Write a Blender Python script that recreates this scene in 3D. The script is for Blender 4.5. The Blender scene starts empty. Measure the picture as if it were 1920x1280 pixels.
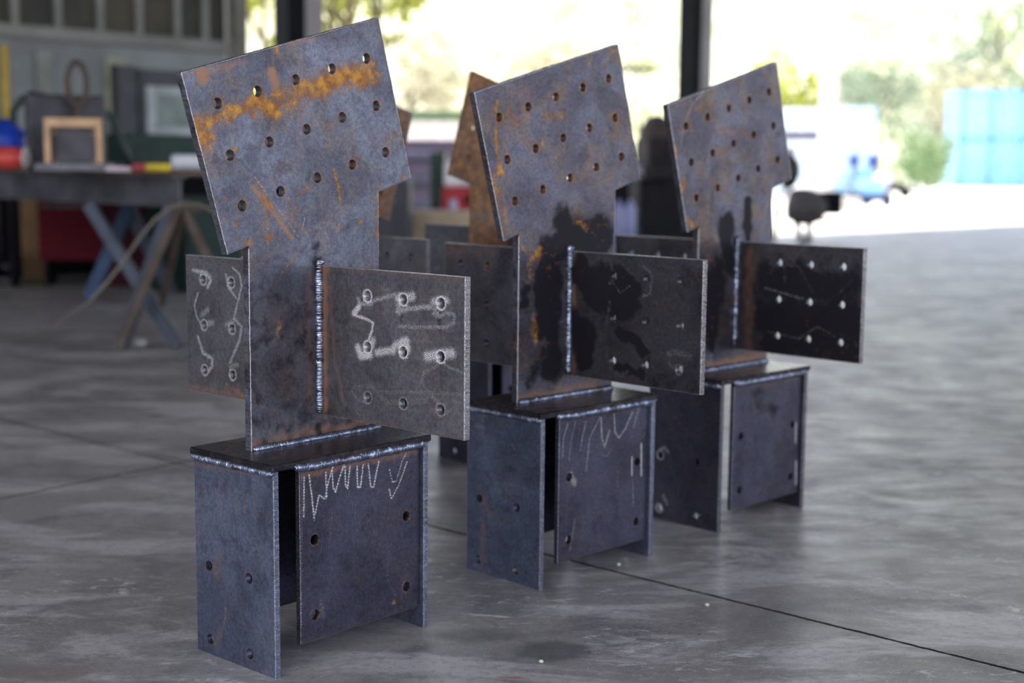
import bpy, math, random
import numpy as np
from mathutils import Vector, Matrix
random.seed(7); RNG = np.random.RandomState(11)
SC = bpy.context.scene; COL = SC.collection

# ------------------------------------------------------------------ camera
F = 2585.2; CZ = 0.7995; PITCH = 0.12592; ROLL = 0.009532
cp, sp, cr, sr = math.cos(PITCH), math.sin(PITCH), math.cos(ROLL), math.sin(ROLL)
cf = Vector((0, cp, -sp)); cu0 = Vector((0, sp, cp)); crt0 = Vector((1, 0, 0))
crt = crt0*cr + cu0*sr; cup = cu0*cr - crt0*sr
CPOS = Vector((0, 0, CZ))
cd = bpy.data.cameras.new('camera'); cam = bpy.data.objects.new('camera', cd); COL.objects.link(cam)
M = Matrix((crt, cup, -cf)).transposed().to_4x4(); M.translation = CPOS
cam.matrix_world = M
cd.sensor_width = 36; cd.lens = F*36/1920; cd.clip_end = 500; cd.clip_start = .05
cd.dof.use_dof = True; cd.dof.focus_distance = 2.18; cd.dof.aperture_fstop = 2.5; cd.dof.aperture_blades = 9
SC.camera = cam

def ray(px, py):
    return cf + crt*((px-960)/F) - cup*((py-640)/F)
def G(px, py, z=0.0):                 # photo pixel to the point on a level plane
    r = ray(px, py); t = (z-CZ)/r.z; return CPOS + r*t
def U(px, py, d):                     # photo pixel to the point at distance d ahead
    r = ray(px, py); return CPOS + r*(d/r.y)

# ------------------------------------------------------------------ nodes
class NT:
    def __init__(s, name):
        m = bpy.data.materials.new(name); m.use_nodes = True; s.m = m
        s.t = m.node_tree; s.n = s.t.nodes; s.l = s.t.links
        s.b = s.n['Principled BSDF']; s.out = s.n['Material Output']
    def put(s, sock, v):
        if isinstance(v, bpy.types.NodeSocket): s.l.new(v, sock)
        elif isinstance(v, (tuple, list)):
            sock.default_value = tuple(v)+(1,) if len(v) == 3 and sock.type == 'RGBA' else v
        else: sock.default_value = v
    def math(s, op, a, b=0.0, clamp=False):
        n = s.n.new('ShaderNodeMath'); n.operation = op; n.use_clamp = clamp
        s.put(n.inputs[0], a); s.put(n.inputs[1], b); return n.outputs[0]
    def mix(s, f, a, b, mode='MIX'):
        n = s.n.new('ShaderNodeMix'); n.data_type = 'RGBA'; n.blend_type = mode
        s.put(n.inputs[0], f); s.put(n.inputs[6], a); s.put(n.inputs[7], b); return n.outputs[2]
    def noise(s, vec, scale, detail=4, rough=.55, dist=0.0):
        n = s.n.new('ShaderNodeTexNoise'); s.put(n.inputs['Vector'], vec); n.inputs['Scale'].default_value = scale
        n.inputs['Detail'].default_value = detail; n.inputs['Roughness'].default_value = rough; n.inputs['Distortion'].default_value = dist
        return n.outputs['Fac']
    def voro(s, vec, scale, feat='F1', out='Distance'):
        n = s.n.new('ShaderNodeTexVoronoi'); n.feature = feat; s.put(n.inputs['Vector'], vec); n.inputs['Scale'].default_value = scale
        return n.outputs[out]
    def ramp(s, v, lo, hi, a=0.0, b=1.0):
        n = s.n.new('ShaderNodeMapRange'); n.interpolation_type = 'SMOOTHSTEP'
        s.put(n.inputs[0], v); s.put(n.inputs[1], lo); s.put(n.inputs[2], hi); s.put(n.inputs[3], a); s.put(n.inputs[4], b); return n.outputs[0]
    def coord(s, scale=(1, 1, 1), rnd=True):
        c = s.n.new('ShaderNodeTexCoord').outputs['Object']
        mp = s.n.new('ShaderNodeMapping'); s.l.new(c, mp.inputs[0]); mp.inputs['Scale'].default_value = scale
        if rnd:
            oi = s.n.new('ShaderNodeObjectInfo'); v = s.n.new('ShaderNodeCombineXYZ')
            r = s.math('MULTIPLY', oi.outputs['Random'], 37.0)
            for i in range(3): s.l.new(r, v.inputs[i])
            s.l.new(v.outputs[0], mp.inputs['Location'])
        return mp.outputs[0]
    def bump(s, h, strength, dist):
        n = s.n.new('ShaderNodeBump'); n.inputs['Strength'].default_value = strength; n.inputs['Distance'].default_value = dist
        s.l.new(h, n.inputs['Height']); s.l.new(n.outputs[0], s.b.inputs['Normal'])
    def set(s, **k):
        for a, v in k.items(): s.put(s.b.inputs[a.replace('_', ' ')], v)

def simple(name, col, rough=.6, metal=0.0, var=.25, scale=6, spec=.3, bump=0):
    n = NT(name); c = n.coord()
    f = n.ramp(n.noise(c, scale, 5, .6), .3, .7)
    dk = tuple(x*(1-var) for x in col); lt = tuple(min(1, x*(1+var*.6)) for x in col)
    n.set(Base_Color=n.mix(f, dk, lt), Roughness=rough, Metallic=metal)
    n.b.inputs['Specular IOR Level'].default_value = spec
    if bump: n.bump(n.noise(c, scale*6, 3), bump, .01)
    return n.m

def srgb(r, g, b):
    return tuple(((x/255)/12.92 if x/255 <= .04045 else ((x/255+.055)/1.055)**2.4) for x in (r, g, b))

def steel(name, colA, colB, rustamt=.5, rc=((.28, .10, .018), (.62, .30, .030)), purple=(.10, .085, .13), rough=.4, metal=.75, rustall=0.0):
    n = NT(name); c = n.coord()
    at = n.n.new('ShaderNodeVertexColor'); at.layer_name = 'marks'
    sep = n.n.new('ShaderNodeSeparateColor'); n.l.new(at.outputs[0], sep.inputs[0])
    grind_glint, rust, soot = sep.outputs[0], sep.outputs[1], sep.outputs[2]; heat = at.outputs['Alpha']
    big = n.noise(c, 7, 4, .55, .6); mid = n.noise(c, 38, 5, .6, .3); fine = n.noise(c, 420, 3, .6); grain = n.noise(c, 900, 2, .5)
    col = n.mix(n.ramp(big, .36, .64), colA, colB)
    col = n.mix(n.math('MULTIPLY', n.ramp(mid, .47, .68), .55), col, purple)
    streak = n.noise(n.coord((22, 22, 2.2)), 9, 4, .6)
    col = n.mix(n.math('MULTIPLY', n.ramp(streak, .5, .72), .22), col, tuple(x*1.7 for x in colA))
    pits = n.ramp(n.noise(c, 260, 4, .7), .60, .70)
    col = n.mix(n.math('MULTIPLY', pits, .75), col, (.028, .022, .024))
    film = n.math('MULTIPLY', n.ramp(n.noise(c, 15, 6, .7, .8), .46, .66), .6*rustamt)
    col = n.mix(film, col, (.19, .125, .07))
    dp = n.ramp(n.noise(c, 24, 5, .65, .9), .50, .70)
    col = n.mix(n.math('MULTIPLY', dp, .42), col, tuple(x*.35 for x in colA))
    spk = n.ramp(n.noise(c, 520, 2, .5), .60, .72)
    col = n.mix(n.math('MULTIPLY', spk, .30), col, (.36, .34, .36))
    gn = n.ramp(n.noise(c, 150, 5, .75), .35, .65)
    col = n.mix(n.math('MULTIPLY', gn, .62), col, n.mix(1.0, col, (.45, .42, .42), 'MULTIPLY'))
    # light fine scratches
    scr = n.noise(n.coord((14, 14, 160)), 11, 2, .5); scr2 = n.ramp(scr, .70, .78)
    col = n.mix(n.math('MULTIPLY', scr2, .18), col, (.35, .34, .38))
    # rust: painted mask broken by grain, plus sparse specks everywhere
    gr = n.math('ADD', n.math('MULTIPLY', fine, .9), n.math('MULTIPLY', mid, .7))
    gr = n.math('ADD', n.math('MULTIPLY', n.math('SUBTRACT', fine, .5), 1.5), n.math('MULTIPLY', n.math('SUBTRACT', n.noise(c, 110, 5, .75), .5), 1.6))
    rm = n.ramp(n.math('ADD', n.math('MULTIPLY', rust, 1.05), n.math('MULTIPLY', gr, n.ramp(rust, .02, .3))), .22, 1.0)
    sp1 = n.math('MULTIPLY', n.ramp(n.noise(c, 75, 6, .8, .4), .60-.03*rustamt, .68), n.ramp(n.noise(c, 9, 4, .6), .46, .60))
    sp1 = n.math('MULTIPLY', sp1, rustamt)
    rm = n.math('MAXIMUM', rm, sp1)
    if rustall: rm = n.math('MAXIMUM', rm, n.ramp(n.noise(c, 9, 6, .6, .5), .50-.4*rustall, .9-.4*rustall, 0, .92))
    rm = n.math('MINIMUM', rm, 1.0)
    rcol = n.mix(n.ramp(n.noise(c, 60, 4, .6), .35, .7), rc[0], rc[1])
    ht = n.math('MULTIPLY', n.ramp(n.math('ADD', heat, n.math('MULTIPLY', n.math('SUBTRACT', streak, .5), .5)), .12, .9), .85)
    col = n.mix(ht, col, (.27, .135, .07))
    so = n.ramp(n.math('ADD', n.math('MULTIPLY', soot, 1.2), n.math('MULTIPLY', n.math('SUBTRACT', mid, .5), 1.1)), .28, .8)
    col = n.mix(n.math('MULTIPLY', so, .96), col, (.009, .008, .012))
    col = n.mix(n.math('MULTIPLY', rm, .9), col, rcol)
    gd = n.ramp(n.math('ADD', grind_glint, n.math('MULTIPLY', n.math('MULTIPLY', n.math('SUBTRACT', n.noise(n.coord((30, 30, 30)), 14, 4, .7), .5), 1.3), n.ramp(grind_glint, .02, .2))), .10, .85)
    col = n.mix(gd, col, n.mix(n.ramp(fine, .35, .65), (.50, .49, .49), (.92, .90, .89)))
    ro = n.math('ADD', rough-.1, n.math('MULTIPLY', mid, .22))
    ro = n.mix(rm, ro, (.85, .85, .85)); ro = n.mix(so, ro, (.62, .62, .62)); ro = n.mix(gd, ro, (.36, .36, .36))
    me = n.mix(rm, (metal,)*3, (.05, .05, .05)); me = n.mix(gd, me, (.4, .4, .4)); me = n.mix(so, me, (.04, .04, .04)); me = n.mix(ht, me, (.35, .35, .35))
    n.set(Base_Color=col, Roughness=ro, Metallic=me, Specular_IOR_Level=n.mix(so, (.5, .5, .5), (.16, .16, .16)))
    h = n.math('ADD', n.math('MULTIPLY', fine, .5), n.math('ADD', n.math('MULTIPLY', mid, .8), n.math('MULTIPLY', rm, .5)))
    n.bump(h, .22, .0012)
    return n.m

M_head = steel('mill_scale_light', (.088, .094, .122), (.165, .182, .235), .7)
M_fin = steel('mill_scale_grey', (.12, .12, .135), (.185, .185, .205), .35)
M_flange = steel('mill_scale_blue', (.125, .155, .235), (.20, .245, .35), .25, rough=.36)
M_web = steel('mill_scale_dark', (.062, .062, .095), (.10, .104, .155), .3, rough=.34)
M_cap = steel('mill_scale_black', (.022, .020, .024), (.05, .047, .052), .3, rough=.27)
M_head2 = steel('mill_scale_worn', (.070, .068, .088), (.125, .132, .175), .95)
M_finb = steel('mill_scale_oily', (.045, .045, .055), (.105, .105, .12), .3, rough=.36)
M_rusty = steel('rusted_steel', (.13, .09, .06), (.2, .15, .12), 1.0, rustall=.85, metal=.5, rc=((.13, .06, .032), (.36, .17, .055)))

def weld_mat():
    n = NT('weld_metal'); c = n.coord()
    f = n.noise(c, 70, 3, .55); g = n.noise(c, 24, 3, .5)
    col = n.mix(n.ramp(f, .35, .7), (.15, .175, .24), (.42, .47, .60))
    col = n.mix(n.math('MULTIPLY', n.ramp(g, .56, .70), .7), col, (.10, .06, .04))
    n.set(Base_Color=col, Metallic=.9, Roughness=n.ramp(f, .3, .7, .42, .28)); n.bump(f, .35, .001); return n.m
M_weld = weld_mat()

# ------------------------------------------------------------------ object helpers
def tag(o, label=None, cat=None, group=None, kind=None):
    if label: o['label'] = label
    if cat: o['category'] = cat
    if group: o['group'] = group
    if kind: o['kind'] = kind
    return o
def empty(name, loc=(0, 0, 0), rz=0.0, **k):
    o = bpy.data.objects.new(name, None); COL.objects.link(o); o.location = loc; o.rotation_euler = (0, 0, rz)
    o.empty_display_size = .1
    return tag(o, **k)
class MB:
    def __init__(s): s.v = []; s.f = []; s.sm = []
    def add(s, vs, fs, smooth=False):
        b = len(s.v); s.v += [tuple(v) for v in vs]; s.f += [tuple(i+b for i in f) for f in fs]; s.sm += [smooth]*len(fs); return s
    def box(s, c, size, R=None, bev=0.0):
        hx, hy, hz = (x/2 for x in size); c = Vector(c); R = R or Matrix.Identity(3)
        b = min(bev, hx*.45, hy*.45, hz*.45)
        if b <= 0:
            P = [Vector((x, y, z)) for x in (-hx, hx) for y in (-hy, hy) for z in (-hz, hz)]
            Fs = [(0, 1, 3, 2), (4, 6, 7, 5), (0, 4, 5, 1), (2, 3, 7, 6), (0, 2, 6, 4), (1, 5, 7, 3)]
            return s.add([c+R@p for p in P], Fs)
        # chamfered box through a convex hull
        import bmesh
        bm = bmesh.new()
        for x in (-1, 1):
            for y in (-1, 1):
                for z in (-1, 1):
                    bm.verts.new((x*(hx-b), y*(hy-b), z*hz)); bm.verts.new((x*(hx-b), y*hy, z*(hz-b))); bm.verts.new((x*hx, y*(hy-b), z*(hz-b)))
        bmesh.ops.convex_hull(bm, input=bm.verts); bmesh.ops.dissolve_limit(bm, angle_limit=.01, verts=bm.verts, edges=bm.edges)
        bm.verts.index_update()
        s.add([c+R@v.co for v in bm.verts], [[v.index for v in f.verts] for f in bm.faces]); bm.free(); return s
    def bar(s, a, b, w, h, up=(0, 0, 1), bev=0.0):
        a, b = Vector(a), Vector(b); d = (b-a); L = d.length; d.normalize(); u = Vector(up)
        x = d.cross(u)
        if x.length < 1e-4: x = d.cross(Vector((1, 0, 0)))
        x.normalize(); z = x.cross(d); R = Matrix((x, d, z)).transposed()
        return s.box((a+b)/2, (w, L, h), R, bev)
    def angle(s, a, b, w, t, up=(0, 0, 1)):
        a, b = Vector(a), Vector(b); d = (b-a).normalized(); u = Vector(up); x = d.cross(u).normalized(); z = x.cross(d)
        s.bar(a+z*(w/2-t/2), b+z*(w/2-t/2), w, t, up); s.bar(a-x*(w/2-t/2), b-x*(w/2-t/2), t, w, up); return s
    def tube(s, pts, r, n=10, cap=True, closed=False):
        pts = [Vector(p) for p in pts]; N = len(pts); rs = r if hasattr(r, '__len__') else [r]*N
        rings = []; prev = None
        for i, p in enumerate(pts):
            if closed: t = pts[(i+1) % N]-pts[i-1]
            else: t = pts[min(i+1, N-1)]-pts[max(i-1, 0)]
            t.normalize()
            if prev is None:
                a = Vector((0, 0, 1)) if abs(t.z) < .9 else Vector((1, 0, 0)); x = t.cross(a).normalized()
            else: x = (prev-t*prev.dot(t)).normalized()
            prev = x; y = t.cross(x)
            rings.append([p+(x*math.cos(k*2*math.pi/n)+y*math.sin(k*2*math.pi/n))*rs[i] for k in range(n)])
        vs = [q for rg in rings for q in rg]; fs = []
        for i in range(N if closed else N-1):
            j = (i+1) % N
            for k in range(n):
                fs.append((i*n+k, i*n+(k+1) % n, j*n+(k+1) % n, j*n+k))
        if cap and not closed: fs += [tuple(range(n))[::-1], tuple((N-1)*n+k for k in range(n))]
        return s.add(vs, fs, True)
    def lathe(s, c, prof, n=24, axis=(0, 0, 1), smooth=True):
        c = Vector(c); ax = Vector(axis).normalized(); q = Vector((0, 0, 1)).rotation_difference(ax).to_matrix()
        vs = []; fs = []
        for r, z in prof:
            for k in range(n): vs.append(c+q@Vector((r*math.cos(2*math.pi*k/n), r*math.sin(2*math.pi*k/n), z)))
        for i in range(len(prof)-1):
            for k in range(n): fs.append((i*n+k, i*n+(k+1) % n, (i+1)*n+(k+1) % n, (i+1)*n+k))
        fs += [tuple(range(n))[::-1], tuple((len(prof)-1)*n+k for k in range(n))]
        return s.add(vs, fs, smooth)
    def blob(s, c, r, nz=.15, n=14, m=9):
        c = Vector(c); vs = []; fs = []; r = Vector(r)
        for i in range(m+1):
            th = math.pi*i/m
            for k in range(n):
                ph = 2*math.pi*k/n; w = 1+random.uniform(-nz, nz)
                vs.append(c+Vector((r.x*math.sin(th)*math.cos(ph)*w, r.y*math.sin(th)*math.sin(ph)*w, r.z*math.cos(th)*w)))
        for i in range(m):
            for k in range(n): fs.append((i*n+k, (i+1)*n+k, (i+1)*n+(k+1) % n, i*n+(k+1) % n))
        return s.add(vs, fs, True)
    def build(s, name, mat, parent=None, **k):
        me = bpy.data.meshes.new(name); me.from_pydata(s.v, [], s.f); me.materials.append(mat)
        me.polygons.foreach_set('use_smooth', s.sm); me.update()
        o = bpy.data.objects.new(name, me); COL.objects.link(o)
        if parent: o.parent = parent
        return tag(o, **k)

def segdist(P, segs):                     # P (n,2); polyline -> min distance
    d = np.full(len(P), 1e9); s = [np.array(q, float) for q in segs]
    if len(s) == 1: return np.hypot(*(P-s[0]).T)
    for a, b in zip(s[:-1], s[1:]):
        ab = b-a; L = max(ab@ab, 1e-12); t = np.clip(((P-a)@ab)/L, 0, 1)
        d = np.minimum(d, np.hypot(*(P-(a+t[:, None]*ab)).T))
    return d

# ------------------------------------------------------------------ plate with real holes on a fine grid
def plate(name, mat, parent, quads, holes, hr, frame, t, step, marks=None, wobble=.0005, label=None, chamfer=True, em=(.2, 0, 0, 0), eg=.45):
    """quads: list of (bl,br,tr,tl, noedge) in plate coordinates; frame(a,b,depth)->xyz arrays"""
    V = []; Fc = []; MK = []; base = 0
    for qi, q in enumerate(quads):
        bl, br, tr, tl = [np.array(x, float) for x in q[:4]]; ne = q[4] if len(q) > 4 else (lambda a, b: False)
        na = max(2, int(round(max(np.linalg.norm(br-bl), np.linalg.norm(tr-tl))/step))); nb = max(2, int(round(max(np.linalg.norm(tl-bl), np.linalg.norm(tr-br))/step)))
        u, v = np.meshgrid(np.linspace(0, 1, na+1), np.linspace(0, 1, nb+1), indexing='ij')
        P = (bl[None, None]*((1-u)*(1-v))[..., None]+br*(u*(1-v))[..., None]+tr*(u*v)[..., None]+tl*((1-u)*v)[..., None])
        alive = np.ones((na, nb), bool); hl = []
        for h in holes:
            if isinstance(h, tuple) and len(h) == 3 and h[2] != qi: continue
            hc = np.array(h[:2]); dd = np.hypot(P[..., 0]-hc[0], P[..., 1]-hc[1]); i, j = np.unravel_index(np.argmin(dd), dd.shape)
            m = max(2, int(math.ceil(hr*1.25/step)))
            if dd[i, j] > step*1.5 or i-m < 1 or j-m < 1 or i+m >= na or j+m >= nb: continue
            alive[i-m:i+m, j-m:j+m] = False; hl.append((i, j, m, hc))
        idx = np.arange((na+1)*(nb+1)).reshape(na+1, nb+1)
        P2 = P.reshape(-1, 2).copy()
        # perimeter loop
        per = [(i, 0) for i in range(na)]+[(na, j) for j in range(nb)]+[(i, nb) for i in range(na, 0, -1)]+[(0, j) for j in range(nb, 0, -1)]
        pid = np.array([idx[a] for a in per])
        ctr = P2.mean(0)
        wob = RNG.randn(len(pid)); wob = np.convolve(np.r_[wob[-3:], wob, wob[:3]], np.ones(3)/3, 'same')[3:-3]*wobble
        edge = np.zeros(len(P2), bool)
        for k, pi in enumerate(pid):
            if not ne(*P2[pi]): edge[pi] = True
        dirs = P2[pid]-ctr; dirs /= np.linalg.norm(dirs, axis=1)[:, None]
        P2[pid] += dirs*(wob*edge[pid])[:, None]
        cells = np.argwhere(alive); ii, jj = cells[:, 0], cells[:, 1]
        fr = np.stack([idx[ii, jj], idx[ii+1, jj], idx[ii+1, jj+1], idx[ii, jj+1]], 1)
        extra = []; hf = []; hw = []; nxt = len(P2); hedge = []
        for (i, j, m, hc) in hl:
            lp = [(i-m+k, j-m) for k in range(2*m)]+[(i+m, j-m+k) for k in range(2*m)]+[(i+m-k, j+m) for k in range(2*m)]+[(i-m, j+m-k) for k in range(2*m)]
            ids = [idx[a] for a in lp]; n = len(ids)
            dv = P2[ids]-hc; dv /= np.linalg.norm(dv, axis=1)[:, None]
            extra.append(hc+dv*hr); cid = list(range(nxt, nxt+n)); nxt += n
            for k in range(n):
                k2 = (k+1) % n; hf.append((ids[k], ids[k2], cid[k2], cid[k])); hw.append((cid[k], cid[k2]))
            # reversed winding relative to the outside is handled below
        if extra: P2 = np.concatenate([P2]+extra)
        nv = len(P2); dep = np.zeros(nv)
        if chamfer: dep[:len(edge)][edge] = min(.0009, t*.12)
        fv = frame(P2[:, 0], P2[:, 1], dep); bv = frame(P2[:, 0], P2[:, 1], np.full(nv, t))
        mk = np.zeros((nv, 4))
        if marks: mk = marks(P2)
        e2 = np.zeros(nv, bool); e2[:len(edge)] = edge
        mk[e2, 0] = np.maximum(mk[e2, 0], eg); mk = np.clip(mk, 0, 1)  # rim brightened in the colour: worn edge plus the highlight it catches
        mb_ = np.zeros((nv, 4)); 
        V += [fv, bv]; MK += [mk, mb_]
        F4 = [tuple(int(x)+base for x in f) for f in fr]+[tuple(int(x)+base for x in f[::-1]) for f in hf][:0]
        allf = F4+[tuple(int(x)+base for x in f) for f in hf]
        back = [tuple(x+nv for x in f[::-1]) for f in allf]
        side = []
        n = len(pid); o_ = base+2*nv
        V += [fv[pid], bv[pid]]; MK += [np.tile(np.array(em, float), (2*n, 1))]
        for k in range(n):
            a, b = k+o_, (k+1) % n+o_; side.append((b, a, a+n, b+n))
        for a, b in hw:
            a += base; b += base; side.append((a, b, b+nv, a+nv))
        Fc += allf+back+side; base += 2*nv+2*n
    V = np.concatenate(V); MK = np.concatenate(MK)
    me = bpy.data.meshes.new(name); me.from_pydata(V.tolist(), [], Fc); me.materials.append(mat)
    ca = me.color_attributes.new('marks', 'FLOAT_COLOR', 'POINT'); ca.data.foreach_set('color', MK.astype(np.float32).ravel())
    me.update()
    o = bpy.data.objects.new(name, me); COL.objects.link(o); o.parent = parent
    if label: o['label'] = label
    return o

def weldline(pts, r, seed=0, ripple=.0032, mat=None):
    rs = random.Random(seed); pts = [Vector(p) for p in pts]; out = []; rad = []
    L = sum((b-a).length for a, b in zip(pts[:-1], pts[1:])); n = int(L/.0011)
    acc = 0; seg = 0; lens = [(b-a).length for a, b in zip(pts[:-1], pts[1:])]; ph = 0; big = [rs.uniform(.85, 1.18) for _ in range(int(L/.012)+3)]
    for i in range(n+1):
        s = L*i/n; k = 0; ss = s
        while k < len(lens)-1 and ss > lens[k]: ss -= lens[k]; k += 1
        p = pts[k].lerp(pts[k+1], min(1, ss/lens[k])); ph += .0011/ripple*rs.uniform(.6, 1.4)
        g = s/.012; gi = int(g); gf = g-gi; b = big[gi]*(1-gf)+big[gi+1]*gf
        e = min(1, .55+min(s, L-s)/.006*.45)
        rad.append(r*b*e*(1+.075*math.sin(ph*2*math.pi)))
        out.append(p+Vector((rs.gauss(0, r*.035), rs.gauss(0, r*.035), rs.gauss(0, r*.035))))
    mb = MB(); mb.tube(out, rad, 12)
    return mb

# ------------------------------------------------------------------ the steel connectors
Q = dict(W=.3391, b=.2019, tA=.0100, gB=.0593, yB=-.0925, zt=.3426, zf0=.3843, zf1=.6343, xf=.024, Lr=.337, Ll=.3622, tilt=-.2743, hx=-.0005, hz=.8601,
         fhx=.123, fhs=.0818, fhz=.5087, fhzs=.0827, ah=(.0546, -.0482), az=(.1503, .0265), bh=(-.08, .1258), bz=(.2054, .0811), g5=.0806, g3=.0811,
         gcx=-.0056, gcz=.8568, lhx=.1466, by=-.0104, nx1=-.127, nx2=.1552, legh=.0502)
HC = [(-.2178, .1379), (.2018, .1388), (.2037, -.1428), (-.2152, -.1474)]   # head corners TL TR BR BL
PT = .012; PU = .0150; CT = .0115; HR = .0088; over = .0045
ct, st_ = math.cos(Q['tilt']), math.sin(Q['tilt'])
def HP(a, b, cx=Q['hx'], cz=Q['hz']): return (cx+a*ct+b*st_, cz-a*st_+b*ct)
HCc = [HP(*c) for c in HC]
def on_bottom(x):
    A, B = HCc[3], HCc[2]; t = (x-A[0])/(B[0]-A[0]); return (x, A[1]+t*(B[1]-A[1]))
NL, NR = on_bottom(Q['nx1']), on_bottom(Q['nx2'])
HEADH = [HP((i-2)*Q['g5'], (1-j)*Q['g3'], Q['gcx'], Q['gcz']) for j in range(3) for i in range(5)]
RF = [(-Q['fhx']-i*Q['fhs'], Q['fhz']+(1-j)*Q['fhzs']) for j in range(3) for i in range(3)]
LF = [(Q['lhx']+i*Q['fhs'], Q['fhz']+(1-j)*Q['fhzs']) for j in range(3) for i in range(3)]
by = Q['by']; hA = Q['zt']-CT
AH = [(y, z) for y in Q['ah'] for z in Q['az']]
BH = [(x, z) for x in Q['bh'] for z in Q['bz']]

class Mark:
    """marks given by photo pixels land on the plate they lie on: (channel, width_m, strength, [pixels])"""
    def __init__(s, pose): s.pose = pose; s.items = []
    def local(s, px, py, plane, val):
        x0, y0, a = s.pose; c, q = math.cos(a), math.sin(a); r = ray(px, py)
        def L(v, o): return Vector((c*(v.x-o[0])+q*(v.y-o[1]), -q*(v.x-o[0])+c*(v.y-o[1]), v.z))
        P0 = L(CPOS, (x0, y0)); D = L(r, (0, 0)); k = 0 if plane == 'x' else 1
        t = (val-P0[k])/D[k]; p = P0+D*t
        return (p[1], p[2]) if plane == 'x' else (p[0], p[2])
def crop(x0, y0, s, pts): return [(x0+x/s, y0+y/s) for x, y in pts]
CH = dict(g=0, r=1, s=2, h=3)

def marker(pose, plane, val, strokes, rings=(), extra=None):
    mk = Mark(pose); S = []
    for ch, w, st, pts in strokes: S.append((CH[ch], w, st, [mk.local(px, py, plane, val) for px, py in pts]))
    def f(P):
        out = np.zeros((len(P), 4))
        X, Y = P[:, 0], P[:, 1]
        def warp(k):
            x, y = X*k, Y*k
            return np.stack([np.sin(x*1.7+np.sin(y*2.3)*1.6)*.5+np.sin(y*3.9+x*3.1+1)*.3+np.sin(x*9.1-y*7.3)*.12,
                             np.sin(y*1.8+np.sin(x*2.1)*1.7+2)*.5+np.sin(x*4.1-y*2.9+3)*.3+np.sin(x*6.9+y*8.7)*.12], 1)
        W1 = warp(100); wx = W1[:, 0]
        for ch, w, st, pts in S:
            if ch == 0:
                d = segdist(P+W1*min(.0006, w*.2), pts); m = st*np.clip(1.35-d/w*.85, 0, 1)**1.2*(d < w*1.6)
                if w < .0022: m = m*(.45+.55*(np.sin((Y+.3*X)*2*np.pi/.0048+wx) > -.1))
                elif w > .004: m = m*(.72+.28*np.sin((X*.8+Y*1.3)*2*np.pi/.0042+wx*2))
            else:
                d = segdist(P+warp(min(100, .55/w))*(w*.45), pts)
                m = st*np.exp(-(d/w)**2*.75)*1.05
            out[:, ch] = np.maximum(out[:, ch], m)
        for (c, ch, r0, r1, st) in rings:
            d = np.hypot(P[:, 0]-c[0], P[:, 1]-c[1]); m = st*np.clip(1-(d-r0)/(r1-r0), 0, 1)*(d > HR*.8)
            out[:, CH[ch]] = np.maximum(out[:, CH[ch]], m)
        if extra: extra(P, out)
        return out
    return f

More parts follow.
